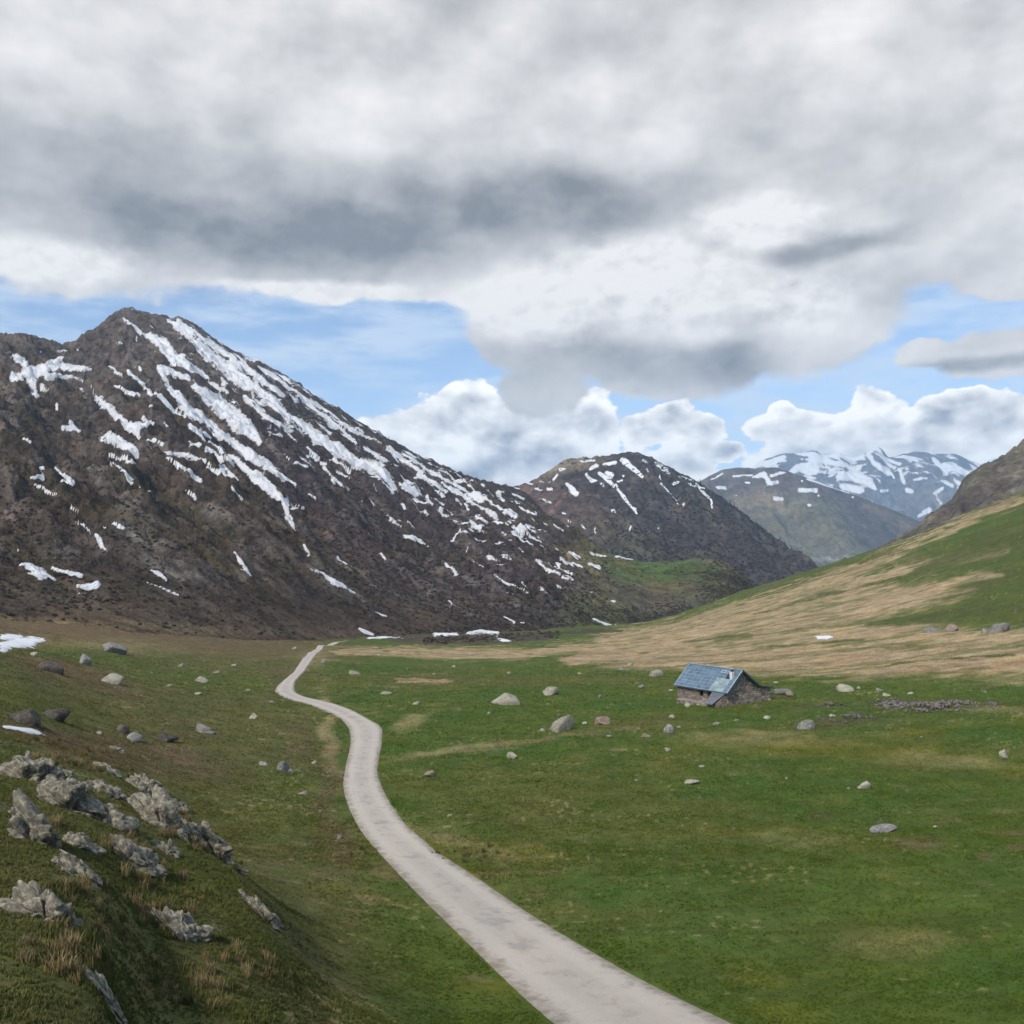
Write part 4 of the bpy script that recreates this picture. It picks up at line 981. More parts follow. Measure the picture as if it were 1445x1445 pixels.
BOULDERS = [
    (715, 996, 41, 18, 'pale', 'largest rounded pale boulder in the meadow between road and hut', {}),
    (790, 1034, 40, 20, 'pale', 'long pale boulder rising to a point beside the reddish one', dict(shape='wedge')),
    (853, 1022, 25, 9, 'pink', 'low reddish brown boulder in the grass beside the pointed pale boulder', {}),
    (945, 1037, 16, 12, 'grey', 'upright grey boulder in the grass in front of the hut', {}),
    (911, 1042, 16, 5, 'pink', 'flat brownish stone in the grass beside the upright grey boulder', {}),
    (778, 981, 22, 9, 'pale', 'flat-topped stone behind the largest pale boulder', {}),
    (925, 955, 22, 8, 'pale', 'pale flat rock in the grass behind the hut roof end', {}),
    (1138, 1031, 25, 12, 'grey', 'dark grey block-shaped boulder in the grass beyond the hut gable', {}),
    (1221, 1115, 21, 10, 'pale', 'pointed pale stone alone in the dark green grass below the yellow turf', {}),
    (1250, 1172, 42, 5, 'grey', 'long low grey slab barely above the dark green grass', {}),
    (1419, 1073, 14, 12, 'pale', 'pale stone in the grass level with the yellow turf', {}),
    (1317, 893, 24, 8, 'grey', 'low grey rock on the tan slope beside a brown one', {}),
    (1343, 891, 20, 8, 'pink', 'brown rock on the tan slope beside a low grey one', {}),
    (1412, 894, 28, 13, 'grey', 'large grey rock on the tan slope under the green patch', {}),
    (1391, 894, 16, 7, 'grey', 'small grey rock leaning by the large one on the tan slope', {}),
    (1104, 981, 26, 9, 'grey', 'flat grey slab lying against the back of the hut', {}),
    (1116, 983, 13, 7, 'pink', 'brownish stone at the end of the slab behind the hut', {}),
    (606, 1097, 20, 9, 'pink', 'pinkish wedge-shaped stone in the grass close to the road', dict(shape='wedge')),
    (399, 1091, 19, 13, 'grey', 'tallest grey stone of the small cluster left of the road', {}),
    (409, 1093, 10, 6, 'grey', 'small stone on the road side of the grey cluster left of the road', {}),
    (372, 1082, 14, 6, 'grey', 'low dark grey stone beyond the cluster left of the road', {}),
    (427, 1122, 17, 5, 'pink', 'flat brownish stone on the brown verge left of the road', {}),
    (160, 923, 35, 14, 'grey', 'large rounded grey boulder at the edge of the brown heath', dict(depth=0.9)),
    (117, 938, 18, 12, 'grey', 'grey boulder on the grassy knoll below the large rounded one', {}),
    (157, 966, 28, 12, 'pale', 'pale slab sloping down the end of the grassy knoll', dict(tilt=-22)),
    (287, 1035, 22, 12, 'grey', 'grey boulder with a small flat companion on the left pasture', {}),
    (297, 1037, 12, 5, 'grey', 'flat stone tucked beside the grey boulder on the left pasture', {}),
    (190, 1048, 26, 11, 'grey', 'rounded grey boulder in the brown hollow', {}),
    (172, 1035, 22, 10, 'dark', 'dark brown rock in the turf above the brown hollow', {}),
    (230, 1046, 32, 9, 'dark', 'low dark earthy rock beside the rounded grey boulder of the hollow', {}),
    (70, 950, 38, 15, 'dark', 'dark heathery rock on the side of the grassy knoll', {}),
    (34, 1026, 48, 34, 'dark', 'tall dark crag above the snow strip in the hollow', dict(sub=4)),
    (78, 1018, 34, 15, 'dark', 'low dark rock beside the tall crag of the hollow', {}),
    (285, 963, 19, 7, 'pale', 'low pale stone on the green left pasture', {}),
    (357, 1015, 13, 7, 'pale', 'small rounded pale stone near the road bend', {}),
    (501, 952, 16, 5, 'pale', 'flat pale stone in the meadow just inside the road bend', {}),
    (545, 981, 19, 4, 'pale', 'long thin pale slab in the grass inside the road bend', {}),
    (974, 1107, 25, 5, 'pale', 'long flat pale stone in the open grass below the hut', {}),
    (723, 1071, 15, 8, 'pale', 'lone pale stone in the grass below the pointed boulder', {}),
    (1194, 976, 22, 8, 'pale', 'pale rock at the upper edge of the green beside the rubble', {}),
]
SMALL = [(878, 947, 8, 5), (889, 941, 9, 5), (899, 1104, 7, 4), (990, 1084, 9, 4), (943, 1060, 10, 4), (906, 972, 10, 5), (947, 976, 9, 3), (718, 952, 8, 4), (847, 984, 6, 3), (958, 1027, 7, 3), (948, 1013, 9, 4), (1012, 1023, 12, 5), (970, 998, 10, 5), (1212, 972, 6, 3), (1240, 976, 14, 4), (1252, 983, 14, 4), (1285, 980, 10, 3), (1198, 1115, 7, 4), (1082, 1015, 12, 4), (444, 1078, 10, 4), (456, 936, 10, 5), (416, 917, 8, 4), (634, 1154, 10, 4), (479, 1184, 8, 5), (383, 992, 8, 3), (588, 995, 12, 5), (255, 942, 9, 5), (237, 970, 12, 4), (280, 981, 14, 5), (306, 950, 12, 4), (139, 1036, 10, 5), (46, 925, 12, 6), (575, 946, 5, 3), (612, 953, 5, 3), (640, 942, 6, 3), (1390, 978, 8, 3), (1320, 1168, 6, 3), (1175, 1012, 10, 4), (1060, 992, 6, 3), (818, 952, 6, 3), (826, 1022, 9, 3), (765, 1032, 9, 4), (1300, 1042, 6, 3), (860, 1041, 8, 3), (1040, 1018, 9, 3), (330, 940, 9, 3), (350, 975, 8, 3), (1340, 1020, 6, 3), (690, 1008, 5, 3), (1110, 1100, 5, 3), (900, 1030, 6, 3), (535, 925, 6, 2), (1095, 964, 8, 3)]
for i, (px, py, w, h, m, lab, kw) in enumerate(BOULDERS):
    place_rock('boulder', px, py, w * 1.12, h * 1.12, m, 100 + i * 3, lab, 'boulder', **kw)
for i, (px, py, w, h) in enumerate(SMALL):
    if px < 480:
        lab, grp = 'small stone in the pasture left of the road', 'small stones left of the road'
    elif 890 < px < 1120 and 958 < py < 1040:
        lab, grp = 'small pale stone in the grass around the hut', 'small stones around the hut'
    elif px > 1120 and py < 1045:
        lab, grp = 'small pale stone in the grass near the rubble heap', 'small stones near the rubble heap'
    elif py > 1045:
        lab, grp = 'small pale stone in the open grass below the hut', 'small stones in the lower meadow'
    elif px < 700:
        lab, grp = 'small pale stone in the meadow inside the road bend', 'small stones inside the road bend'
    else:
        lab, grp = 'small pale stone in the grass around the larger boulders', 'small stones around the boulders'
    place_rock('stone', px, py, w * 1.05, h * 1.05, ['pale', 'pale', 'grey'][i % 3], 300 + i * 3, lab, 'stone', grp, sub=2)

CROPS = [
    (44, 1118, 66, 56, 'broad grey outcrop with pale lichen at the top of the bank', 9, {}),
    (90, 1104, 30, 20, 'small outcrop joined to the broad grey one on the bank', 8, {}),
    (104, 1156, 92, 48, 'long cracked outcrop under a yellow grass tuft', 14, {}),
    (150, 1172, 50, 40, 'brownish lower end of the long cracked outcrop', -20, {}),
    (153, 1126, 46, 19, 'smooth grey slab between two outcrops on the bank', 6, dict(rough=0.08, crack=0.0)),
    (152, 1094, 34, 14, 'low pale stones along the crest of the bank', 12, {}),
    (203, 1124, 44, 28, 'jagged outcrop on the crest of the bank', -16, {}),
    (228, 1178, 66, 48, 'bulging brown and grey outcrop below the crest of the bank', -14, {}),
    (50, 1206, 72, 62, 'tall pale lichen-covered outcrop with a pointed top', 12, {}),
    (112, 1200, 44, 20, 'smooth tilted slab beside the tall pale outcrop', -22, dict(rough=0.08, crack=0.0)),
    (298, 1214, 64, 40, 'outcrop ending the bank beside the pasture', -32, {}),
    (270, 1178, 26, 18, 'small outcrop above the end of the bank', -20, {}),
    (190, 1230, 66, 34, 'low pale outcrop with grass growing in its cracks', 4, {}),
    (108, 1242, 60, 28, 'flat-topped pale outcrop under the smooth tilted slab', 4, {}),
    (166, 1062, 20, 8, 'narrow stone set in the turf behind the bank', 4, {}),
    (128, 1118, 30, 14, 'thin grey ledge joining the cracked outcrop and the smooth slab', 10, {}),
    (250, 1146, 30, 16, 'small broken ledge under the jagged outcrop of the bank', -20, {}),
    (30, 1160, 30, 22, 'short grey ledge above the tall pale outcrop', 6, {}),
    (235, 1205, 34, 16, 'thin ledge in the turf under the bulging outcrop', -10, {}),
    (60, 1310, 80, 50, 'weathered outcrop on the steep turf below the tall pale one', 10, {}),
    (250, 1330, 70, 44, 'rounded outcrop on the steep turf below the end of the bank', -12, {}),
    (150, 1420, 76, 30, 'wide outcrop lowest on the steep turf', 5, {}),
    (370, 1300, 50, 26, 'small outcrop on the turf between bank and road', -12, {}),
]
def outcrop(px, py, w, h, tilt, seed, label):
    """bedrock breaking through the turf: one low mass split by joints into uneven blocks"""
    r = np.random.default_rng(seed)
    X, Y, z = ground_hit(px, py - h * 0.30)
    W, Hh = w * Y / FPX * 0.5, h * Y / FPX
    D = min(W * 0.8, Hh * 1.1)
    V, F = ico(6 if w > 60 else 5)
    V = V * (1 + 0.34 * n3(V, 1.1, seed, 3))[:, None]
    V = V * np.array([W, D, Hh * 0.62])
    lean = math.radians(tilt)
    V = np.stack([V[:, 0] * math.cos(lean) - V[:, 2] * math.sin(lean), V[:, 1], V[:, 0] * math.sin(lean) + V[:, 2] * math.cos(lean)], 1)
    N = V / (np.linalg.norm(V, axis=1)[:, None] + 1e-9)
    N[:, 2] += 0.4; N /= np.linalg.norm(N, axis=1)[:, None]
    for size, amp, crack in ((0.55, 0.30, 0.16), (0.20, 0.10, 0.07)):
        cell = max(size * Hh, 0.07)
        nc = int(np.clip(6 * W * D * 4 / cell ** 2 * 0.6, 20, 420))
        C = r.uniform(-1, 1, (nc, 3)) * np.array([W * 1.1, D * 1.1, Hh * 0.7])
        C = C * np.array([1, 1, 1.0])
        st = np.array([0.8, 1.0, 1.35])
        d = np.sqrt((((V[:, None, :] - C[None]) * st) ** 2).sum(-1))
        i = np.argpartition(d, 1, axis=1)[:, :2]
        d2 = np.take_along_axis(d, i, 1)
        o_ = np.argsort(d2, 1); i = np.take_along_axis(i, o_, 1); d2 = np.take_along_axis(d2, o_, 1)
        off = r.uniform(-1, 1, nc)[i[:, 0]]
        tiltv = r.normal(size=(nc, 3))[i[:, 0]] * 0.35
        loc = V - C[i[:, 0]]
        gap = np.clip(1 - (d2[:, 1] - d2[:, 0]) / (cell * 0.22), 0, 1)
        V = V + N * (cell * amp * off + (loc * tiltv).sum(1) * 0.8 - cell * crack * gap * 2.2)[:, None]
    V = V + N * (Hh * 0.03 * n3(V / max(Hh, 0.2), 5.0, seed + 3, 3))[:, None]
    gz = ground_z(X + V[:, 0], Y + V[:, 1], False) - z
    V[:, 2] = V[:, 2] + 0.85 * gz + Hh * 0.03
    o = mesh_obj('rock_outcrop', V, F, RM['crop'])
    o.location = (X, Y, z)
    tag(o, label, 'outcrop')
    return o


for i, (px, py, w, h, lab, tilt, kw) in enumerate(CROPS):
    outcrop(px, py, w * 1.15, h * 1.05, -tilt * 0.7, 700 + i * 5, lab)


def rubble(name, spots, n, label):
    verts, faces, rows = [], [], []
    V0, F0 = ico(1)
    r = np.random.default_rng(len(name) + n)
    for k in range(n):
        cx, cy, rx, ry = spots[r.integers(len(spots))]
        a, q = r.uniform(0, 6.28), math.sqrt(r.uniform(0, 1))
        X, Y, z = ground_hit(cx + rx * q * math.cos(a), cy + ry * q * math.sin(a))
        s = (0.06 + 0.2 * r.uniform() ** 2.2) * (1.2 - 0.5 * q)
        V = V0 * (1 + 0.5 * r.uniform(-1, 1, (len(V0), 1))) * np.array([s, s * r.uniform(0.6, 1), s * r.uniform(0.5, 0.9)])
        b = len(verts)
        verts += (V + np.array([X, Y, z + s * 0.3 + 0.35 * (1 - q) * (ry / 10)])).tolist()
        faces += [tuple(b + i for i in f) for f in F0]
    o = mesh_obj(name, verts, faces, rock_mat('rubble_rock', (0.16, 0.135, 0.125), (0.28, 0.25, 0.235), (0.07, 0.058, 0.055)), None, False)
    tag(o, label, 'rubble', kind='stuff')
    return o


rubble('rubble_heap', [(1340, 996, 46, 8), (1300, 999, 40, 8), (1260, 996, 26, 6)], 420, 'heap of broken brown stones spread on the grass beyond the hut')
rubble('rubble_scatter', [(1190, 1016, 40, 8), (1172, 997, 26, 5), (1215, 1012, 30, 6), (1250, 990, 24, 5), (1400, 996, 14, 4)], 150, 'thin scatter of small stones in the grass in front of the rubble heap')

# ------------------------------------------------------------------ stone hut
def simple_mat(name, col, rough=0.7, metal=0.0, spec=0.4, nscale=6.0, var=0.25, bump=0.2, bdist=0.02, attr=False):
    m, g = new_mat(name)
    co = g.node('ShaderNodeTexCoord').outputs['Object']
    n = g.noise(co, nscale, 5, 0.6)
    base = g.node('ShaderNodeAttribute', attribute_name='tint').outputs['Color'] if attr else (*col, 1)
    c = g.mix(1.0, base, g.ramp(n, 0.3, 0.7, 1 - var, 1 + var), 'MULTIPLY')
    rnd = g.node('ShaderNodeObjectInfo').outputs['Random']
    c = g.mix(1.0, c, g.ramp(rnd, 0, 1, 0.86, 1.14), 'MULTIPLY')
    bp = g.node('ShaderNodeBump', {'Strength': bump, 'Distance': bdist, 'Height': g.noise(co, nscale * 4, 4, 0.6)})
    bs = g.node('ShaderNodeBsdfPrincipled', {'Base Color': c, 'Roughness': rough, 'Metallic': metal, 'Specular IOR Level': spec, 'Normal': bp.outputs[0]})
    g.node('ShaderNodeOutputMaterial', {0: bs.outputs[0]})
    return m


H_MORTAR = simple_mat('hut_mortar', (0.19, 0.155, 0.125), 0.95, nscale=5)
H_STONE = simple_mat('hut_stone', (0.2, 0.17, 0.14), 0.95, nscale=7, var=0.3, bump=0.5, attr=True)
H_DECK = simple_mat('roof_seam', (0.30, 0.36, 0.40), 0.5, nscale=2)
H_TILE = simple_mat('roof_sheet', (0.105, 0.165, 0.225), 0.42, 0.0, 0.5, 1.5, 0.22, 0.1)
H_TILE2 = simple_mat('roof_sheet_pale', (0.24, 0.31, 0.32), 0.42, 0.0, 0.5, 1.5, 0.25, 0.1)
H_TRIM = simple_mat('roof_trim', (0.055, 0.085, 0.115), 0.5)
H_RIDGE = simple_mat('roof_ridge', (0.24, 0.30, 0.34), 0.45)
H_GREY = simple_mat('porch_sheet', (0.12, 0.125, 0.14), 0.6, nscale=3)
H_WHITE = simple_mat('chimney_plaster', (0.62, 0.60, 0.55), 0.8)
H_POT = simple_mat('chimney_pot', (0.13, 0.085, 0.06), 0.8)
H_DARK = simple_mat('dark_opening', (0.018, 0.016, 0.015), 0.8)
H_WOOD = simple_mat('weathered_wood', (0.085, 0.06, 0.042), 0.85, nscale=9)
H_SLAB = simple_mat('plinth_stone', (0.30, 0.27, 0.225), 0.9, nscale=3, var=0.3)
H_PANEL = simple_mat('solar_glass', (0.022, 0.035, 0.075), 0.18, 0.0, 0.6, 2, 0.1, 0.0)
H_FRAME = simple_mat('pale_frame', (0.42, 0.45, 0.47), 0.5)


def box(cx, cy, cz, sx, sy, sz):
    v = [(cx + a * sx / 2, cy + b * sy / 2, cz + c * sz / 2) for a in (-1, 1) for b in (-1, 1) for c in (-1, 1)]
    f = [(0, 1, 3, 2), (4, 6, 7, 5), (0, 4, 5, 1), (2, 3, 7, 6), (0, 2, 6, 4), (1, 5, 7, 3)]
    return v, f


def slab(corners, th):
    """quad given by 4 points, thickened along its normal"""
    c = [Vector(p) for p in corners]
    n = (c[1] - c[0]).cross(c[3] - c[0]).normalized() * th
    v = [tuple(p) for p in c] + [tuple(p - n) for p in c]
    f = [(0, 1, 2, 3), (7, 6, 5, 4), (0, 4, 5, 1), (1, 5, 6, 2), (2, 6, 7, 3), (3, 7, 4, 0)]
    return v, f


def prism_x(poly, x0, x1):
    n = len(poly)
    v = [(x0, y, z) for y, z in poly] + [(x1, y, z) for y, z in poly]
    f = [tuple(range(n))[::-1], tuple(range(n, 2 * n))] + [(i, (i + 1) % n, n + (i + 1) % n, n + i) for i in range(n)]
    return v, f


def build_hut():
    ang = math.atan2(-0.84, 0.54)
    e = bpy.data.objects.new('stone_hut', None)
    COL.objects.link(e)
    e.location = (22.40, 100.43, 0.30)
    e.rotation_euler = (0, 0, ang)
    tag(e, 'low stone hut with a blue-grey panelled roof standing in the green meadow', 'hut')
    B = e.location.z
    L, OV = 7.45, 0.36
    ze, zr, zb, zl = 2.17 - B, 4.38 - B, 2.73 - B, 2.25 - B
    ye, yr, yb, yl = -0.27, 1.98, 4.32, 6.72

    def roof_z(y):
        return float(np.interp(y, [ye - 2, ye, yr, yb, yl], [ze - 2 * (zr - ze) / (yr - ye), ze, zr, zb, zl]))

    def P(name, vf, mat, parent=e, smooth=False, colors=None):
        return mesh_obj(name, vf[0], vf[1], mat, parent, smooth, colors)
    # walls: front in three pieces round the openings is replaced by one thick wall with real recesses
    lowz = -0.9
    win = (-4.08, -3.46, 1.02, 1.62)          # x0 x1 z0 z1
    door = (-2.80, -2.10, 0.50, 1.72)
    TH = 0.45
    top = roof_z(0.0) - 0.10

    def front_piece(x0, x1, z0, z1):
        return box((x0 + x1) / 2, TH / 2, (z0 + z1) / 2, x1 - x0, TH, z1 - z0)
    vs, fs = [], []
    for (x0, x1, z0, z1) in [(-L, win[0], lowz, top), (win[0], win[1], lowz, win[2]), (win[0], win[1], win[3], top), (win[1], door[0], lowz, top), (door[0], door[1], door[3], top), (door[0], door[1], lowz, door[2]), (door[1], 0, lowz, top)]:
        v, f = front_piece(x0, x1, z0, z1)
        b = len(vs); vs += v; fs += [tuple(b + i for i in q) for q in f]
    P('front_wall', (vs, fs), H_MORTAR)
    prof = [(0.0, lowz), (yl - 0.15, lowz), (yl - 0.15, roof_z(yl - 0.15) - 0.10), (yb, zb - 0.10), (yr, zr - 0.10), (0.0, top)]
    wg = P('gable_wall', prism_x([(y + (TH + 0.003 if y == 0.0 else 0), z) for y, z in prof], -TH, 0.0), H_MORTAR)
    P('gable_wall', prism_x([(y + (TH + 0.003 if y == 0.0 else 0), z) for y, z in prof], -L, -L + TH), H_MORTAR)
    P('back_wall', box(-L / 2, yl - 0.15 - TH / 2, (lowz + zl - 0.2) / 2, L - 2 * TH - 0.006, TH, zl - 0.2 - lowz), H_MORTAR)
    # rubble masonry: stones proud of the mortar, too small to pick apart
    r = np.random.default_rng(5)

    def stones(name, u0, u1, zlo, zhi_fn, to3d, skip=(), parent=None):
        vs, fs, cs = [], [], []
        z = zlo
        while True:
            hh = r.uniform(0.13, 0.24)
            u = u0
            any_ = False
            while u < u1 - 0.06:
                ww = min(r.uniform(0.18, 0.48), u1 - u)
                um = u + ww / 2
                zt = zhi_fn(um)
                if z + hh * 0.6 < zt and not any(a - 0.02 < um + ww * 0.3 and um - ww * 0.3 < b + 0.02 and c - 0.02 < z + hh * 0.7 and z + hh * 0.3 < d + 0.02 for a, b, c, d in skip):
                    any_ = True
                    z1 = min(z + hh, zt) - 0.015
                    dp = r.uniform(0.02, 0.075)
                    j = lambda: r.uniform(-0.022, 0.022)
                    outer = [(u + 0.03 + j(), z + 0.03 + j()), (u + ww - 0.03 + j(), z + 0.03 + j()), (u + ww - 0.03 + j(), z1 - 0.015 + j()), (u + 0.03 + j(), z1 - 0.015 + j())]
                    inner = [(u + 0.008, z + 0.008), (u + ww - 0.008, z + 0.008), (u + ww - 0.008, z1), (u + 0.008, z1)]
                    b = len(vs)
                    vs += [to3d(p, q, -0.02) for p, q in inner] + [to3d(p, q, dp) for p, q in outer]
                    fs += [(b + 4, b + 5, b + 6, b + 7)] + [(b + k, b + (k + 1) % 4, b + 4 + (k + 1) % 4, b + 4 + k) for k in range(4)]
                    pal = [(0.27, 0.205, 0.165), (0.26, 0.215, 0.17), (0.19, 0.15, 0.125), (0.24, 0.19, 0.175), (0.34, 0.29, 0.235), (0.15, 0.12, 0.10)]
                    c = np.array(pal[r.integers(len(pal))]) * r.uniform(0.95, 1.45)
                    cs += [c] * 8
                u += ww
            z += hh
            if z > 4.3:
                break
        o = mesh_obj(name, vs, fs, H_STONE, parent, False, np.array(cs))
        o['kind'] = 'stuff'
        return o
    stones('wall_stones', -L, 0.0, -0.35, lambda u: top, lambda u, z, d: (u, -d, z), [win, door], e)
    stones('wall_stones', 0.0, yl - 0.15, -0.45, lambda u: roof_z(u) - 0.13, lambda u, z, d: (d, u, z), (), e)
    stones('wall_stones', 0.0, yl - 0.15, -0.45, lambda u: roof_z(u) - 0.13, lambda u, z, d: (-L - d, u, z), (), e)
    # window and door
    w = P('window', box((win[0] + win[1]) / 2, 0.30, (win[2] + win[3]) / 2, win[1] - win[0], 0.03, win[3] - win[2]), H_DARK)
    vs, fs = [], []
    for bx in [box((win[0] + win[1]) / 2, 0.26, win[2] + 0.03, win[1] - win[0], 0.05, 0.06), box((win[0] + win[1]) / 2, 0.26, win[3] - 0.03, win[1] - win[0], 0.05, 0.06), box(win[0] + 0.03, 0.262, (win[2] + win[3]) / 2, 0.05, 0.05, win[3] - win[2] - 0.12), box(win[1] - 0.03, 0.262, (win[2] + win[3]) / 2, 0.05, 0.05, win[3] - win[2] - 0.12), box((win[0] + win[1]) / 2, 0.264, (win[2] + win[3]) / 2, 0.035, 0.04, win[3] - win[2] - 0.12)]:
        b = len(vs); vs += bx[0]; fs += [tuple(b + i for i in q) for q in bx[1]]
    P('frame', (vs, fs), H_WOOD, w)
    P('lintel', box((win[0] + win[1]) / 2, -0.03, win[3] + 0.07, 0.8, 0.12, 0.12), H_WOOD, w)
    d = P('door', box((door[0] + door[1]) / 2, 0.34, (door[2] + door[3]) / 2, door[1] - door[0], 0.05, door[3] - door[2]), H_DARK)
    for k in range(4):
        wd = (door[1] - door[0]) / 4
        P('plank', box(door[0] + wd * (k + 0.5), 0.30, (door[2] + door[3]) / 2, wd - 0.012, 0.03, door[3] - door[2] - 0.03), H_WOOD, d)
    P('lintel', box((door[0] + door[1]) / 2, -0.03, door[3] + 0.07, 0.95, 0.12, 0.12), H_WOOD, d)
    # terrace in front
    P('plinth', box(-3.28, -0.55, -0.21, 6.46, 1.02, 1.30), H_MORTAR)
    x = -6.5
    while x < -0.6:
        wd = r.uniform(0.7, 1.1)
        P('plinth_slab', box(x + wd / 2, -0.56 + r.uniform(-0.03, 0.03), 0.49 + r.uniform(-0.02, 0.02), wd - 0.03, 1.08, 0.10), H_SLAB)
        x += wd
    stones('plinth_stones', -6.5, -0.05, -0.45, lambda u: 0.43, lambda u, z, dd: (u, -1.06 - dd, z), (), e)
    # roof: deck with seams, sheets on top
    xa, xb = -L - OV, OV
    slope = Vector((0, yr - ye, zr - ze)); sl = slope.length; sd = slope / sl
    nrm = Vector((0, -(zr - ze), yr - ye)).normalized()

    def rp(x, s, lift=0.0):
        return tuple(Vector((x, ye, ze)) + sd * s + nrm * lift)
    roof = P('roof', slab([rp(xa, 0), rp(xb, 0), rp(xb, sl), rp(xa, sl)], 0.09), H_DECK)
    nc, nr = 12, 7
    cw, rh = (xb - xa - 0.16) / nc, (sl - 0.10) / nr
    for i in range(nc):
        for k in range(nr):
            x0 = xa + 0.08 + i * cw + 0.025; s0 = 0.03 + k * rh + 0.018
            pale = (i >= 8 and k <= 3) and not (i == 11)
            dz = 0.012 + 0.006 * r.uniform(-1, 1)
            P('roof_sheet', slab([rp(x0, s0, dz + 0.018), rp(x0 + cw - 0.05, s0, dz + 0.018), rp(x0 + cw - 0.05, s0 + rh - 0.036, dz), rp(x0, s0 + rh - 0.036, dz)], 0.012), H_TILE2 if pale else H_TILE, roof)
    back = P('back_roof', slab([(xa, yr, zr), (xb, yr, zr), (xb, yb + 0.1, zb - 0.07), (xa, yb + 0.1, zb - 0.07)], 0.09), H_TILE)
    P('lean_to_roof', slab([(xa + 0.1, yb + 0.12, zb - 0.06), (xb - 0.08, yb + 0.12, zb - 0.06), (xb - 0.08, yl + 0.1, zl - 0.02), (xa + 0.1, yl + 0.1, zl - 0.02)], 0.10), H_TRIM)
    P('ridge_cap', box((xa + xb) / 2, yr, zr + 0.03, xb - xa + 0.04, 0.22, 0.07), H_RIDGE)
    P('verge_board', slab([rp(xb + 0.035, -0.04, 0.05), rp(xb + 0.035, sl, 0.05), rp(xb + 0.035, sl, -0.16), rp(xb + 0.035, -0.04, -0.16)], 0.05), H_TRIM)
    P('verge_trim', slab([rp(xb - 0.07, 0.0, 0.062), rp(xb + 0.04, 0.0, 0.062), rp(xb + 0.04, sl - 0.1, 0.062), rp(xb - 0.07, sl - 0.1, 0.062)], 0.01), H_FRAME)
    P('verge_board', slab([(xb + 0.035, yr, zr + 0.05), (xb + 0.035, yb + 0.1, zb - 0.02), (xb + 0.035, yb + 0.1, zb - 0.2), (xb + 0.035, yr, zr - 0.17)], 0.05), H_TRIM)
    P('eave_gutter', box((xa + xb) / 2, ye - 0.05, ze - 0.06, xb - xa, 0.11, 0.10), H_TRIM)
    # solar panel, roof lights and chimney
    for (x, s, wx, ws, mat, nm) in [(-2.25, 2.45, 0.62, 0.34, H_TILE, 'roof_light'), (-1.45, 2.40, 0.62, 0.34, H_TILE, 'roof_light')]:
        fr = P(nm, slab([rp(x, s, 0.09), rp(x + wx, s, 0.09), rp(x + wx, s + ws, 0.09), rp(x, s + ws, 0.09)], 0.07), H_FRAME, roof)
        P('pane', slab([rp(x + 0.06, s + 0.06, 0.104), rp(x + wx - 0.06, s + 0.06, 0.104), rp(x + wx - 0.06, s + ws - 0.06, 0.104), rp(x + 0.06, s + ws - 0.06, 0.104)], 0.012), mat, roof)
    P('solar_panel', slab([rp(-1.10, 1.75, 0.10), rp(-0.55, 1.75, 0.10), rp(-0.45, 2.3, 0.26), rp(-1.0, 2.3, 0.26)], 0.03), H_PANEL)
    ch = P('chimney', box(-0.40, ye + sd.y * 2.0, ze + sd.z * 2.0 + 0.22, 0.34, 0.34, 0.85), H_WHITE)
    P('chimney_pot', box(-0.40, ye + sd.y * 2.0, ze + sd.z * 2.0 + 0.78, 0.24, 0.24, 0.26), H_POT, ch)
    P('chimney_cap', box(-0.40, ye + sd.y * 2.0, ze + sd.z * 2.0 + 0.94, 0.36, 0.36, 0.05), H_FRAME, ch)
    # porch sheet that carries the roof slope on down over the door end, with its stone side
    q = slope.z / slope.y
    porch = P('porch_roof', slab([(-1.62, -1.62, ze - (1.62 - 0.30) * q * 0.93), (-0.55, -1.62, ze - (1.62 - 0.30) * q * 0.93), (0.12, ye - 0.02, ze - 0.05), (-1.75, ye - 0.02, ze - 0.05)], 0.05), H_GREY)
    P('porch_side', prism_x([(0.0, lowz), (0.0, top - 0.2), (-0.35, ze - 0.32), (-1.15, ze - 1.12), (-1.15, lowz)], -0.5, -0.03), H_MORTAR)
    stones('wall_stones', -1.15, 0.0, -0.55, lambda u: float(np.interp(u, [-1.15, -0.3, 0], [ze - 1.15, ze - 0.35, top - 0.2])), lambda u, z, d: (-0.03 + d, u, z), (), e)
    return e


build_hut()

# ------------------------------------------------------------------ scattered growth: geometry-node instances
def leaf_mat(name, col, var=0.4, inst=True, trans=0.0):
    m, g = new_mat(name)
    rnd = g.node('ShaderNodeObjectInfo').outputs['Random']
    base = g.node('ShaderNodeAttribute', attribute_name='tint', attribute_type='INSTANCER').outputs['Color'] if inst else (*col, 1)
    c = g.mix(1.0, base, g.ramp(rnd, 0, 1, 1 - var, 1 + var), 'MULTIPLY')
    bs = g.node('ShaderNodeBsdfPrincipled', {'Base Color': c, 'Roughness': 0.85, 'Specular IOR Level': 0.15})
    g.node('ShaderNodeOutputMaterial', {0: bs.outputs[0]})
    return m


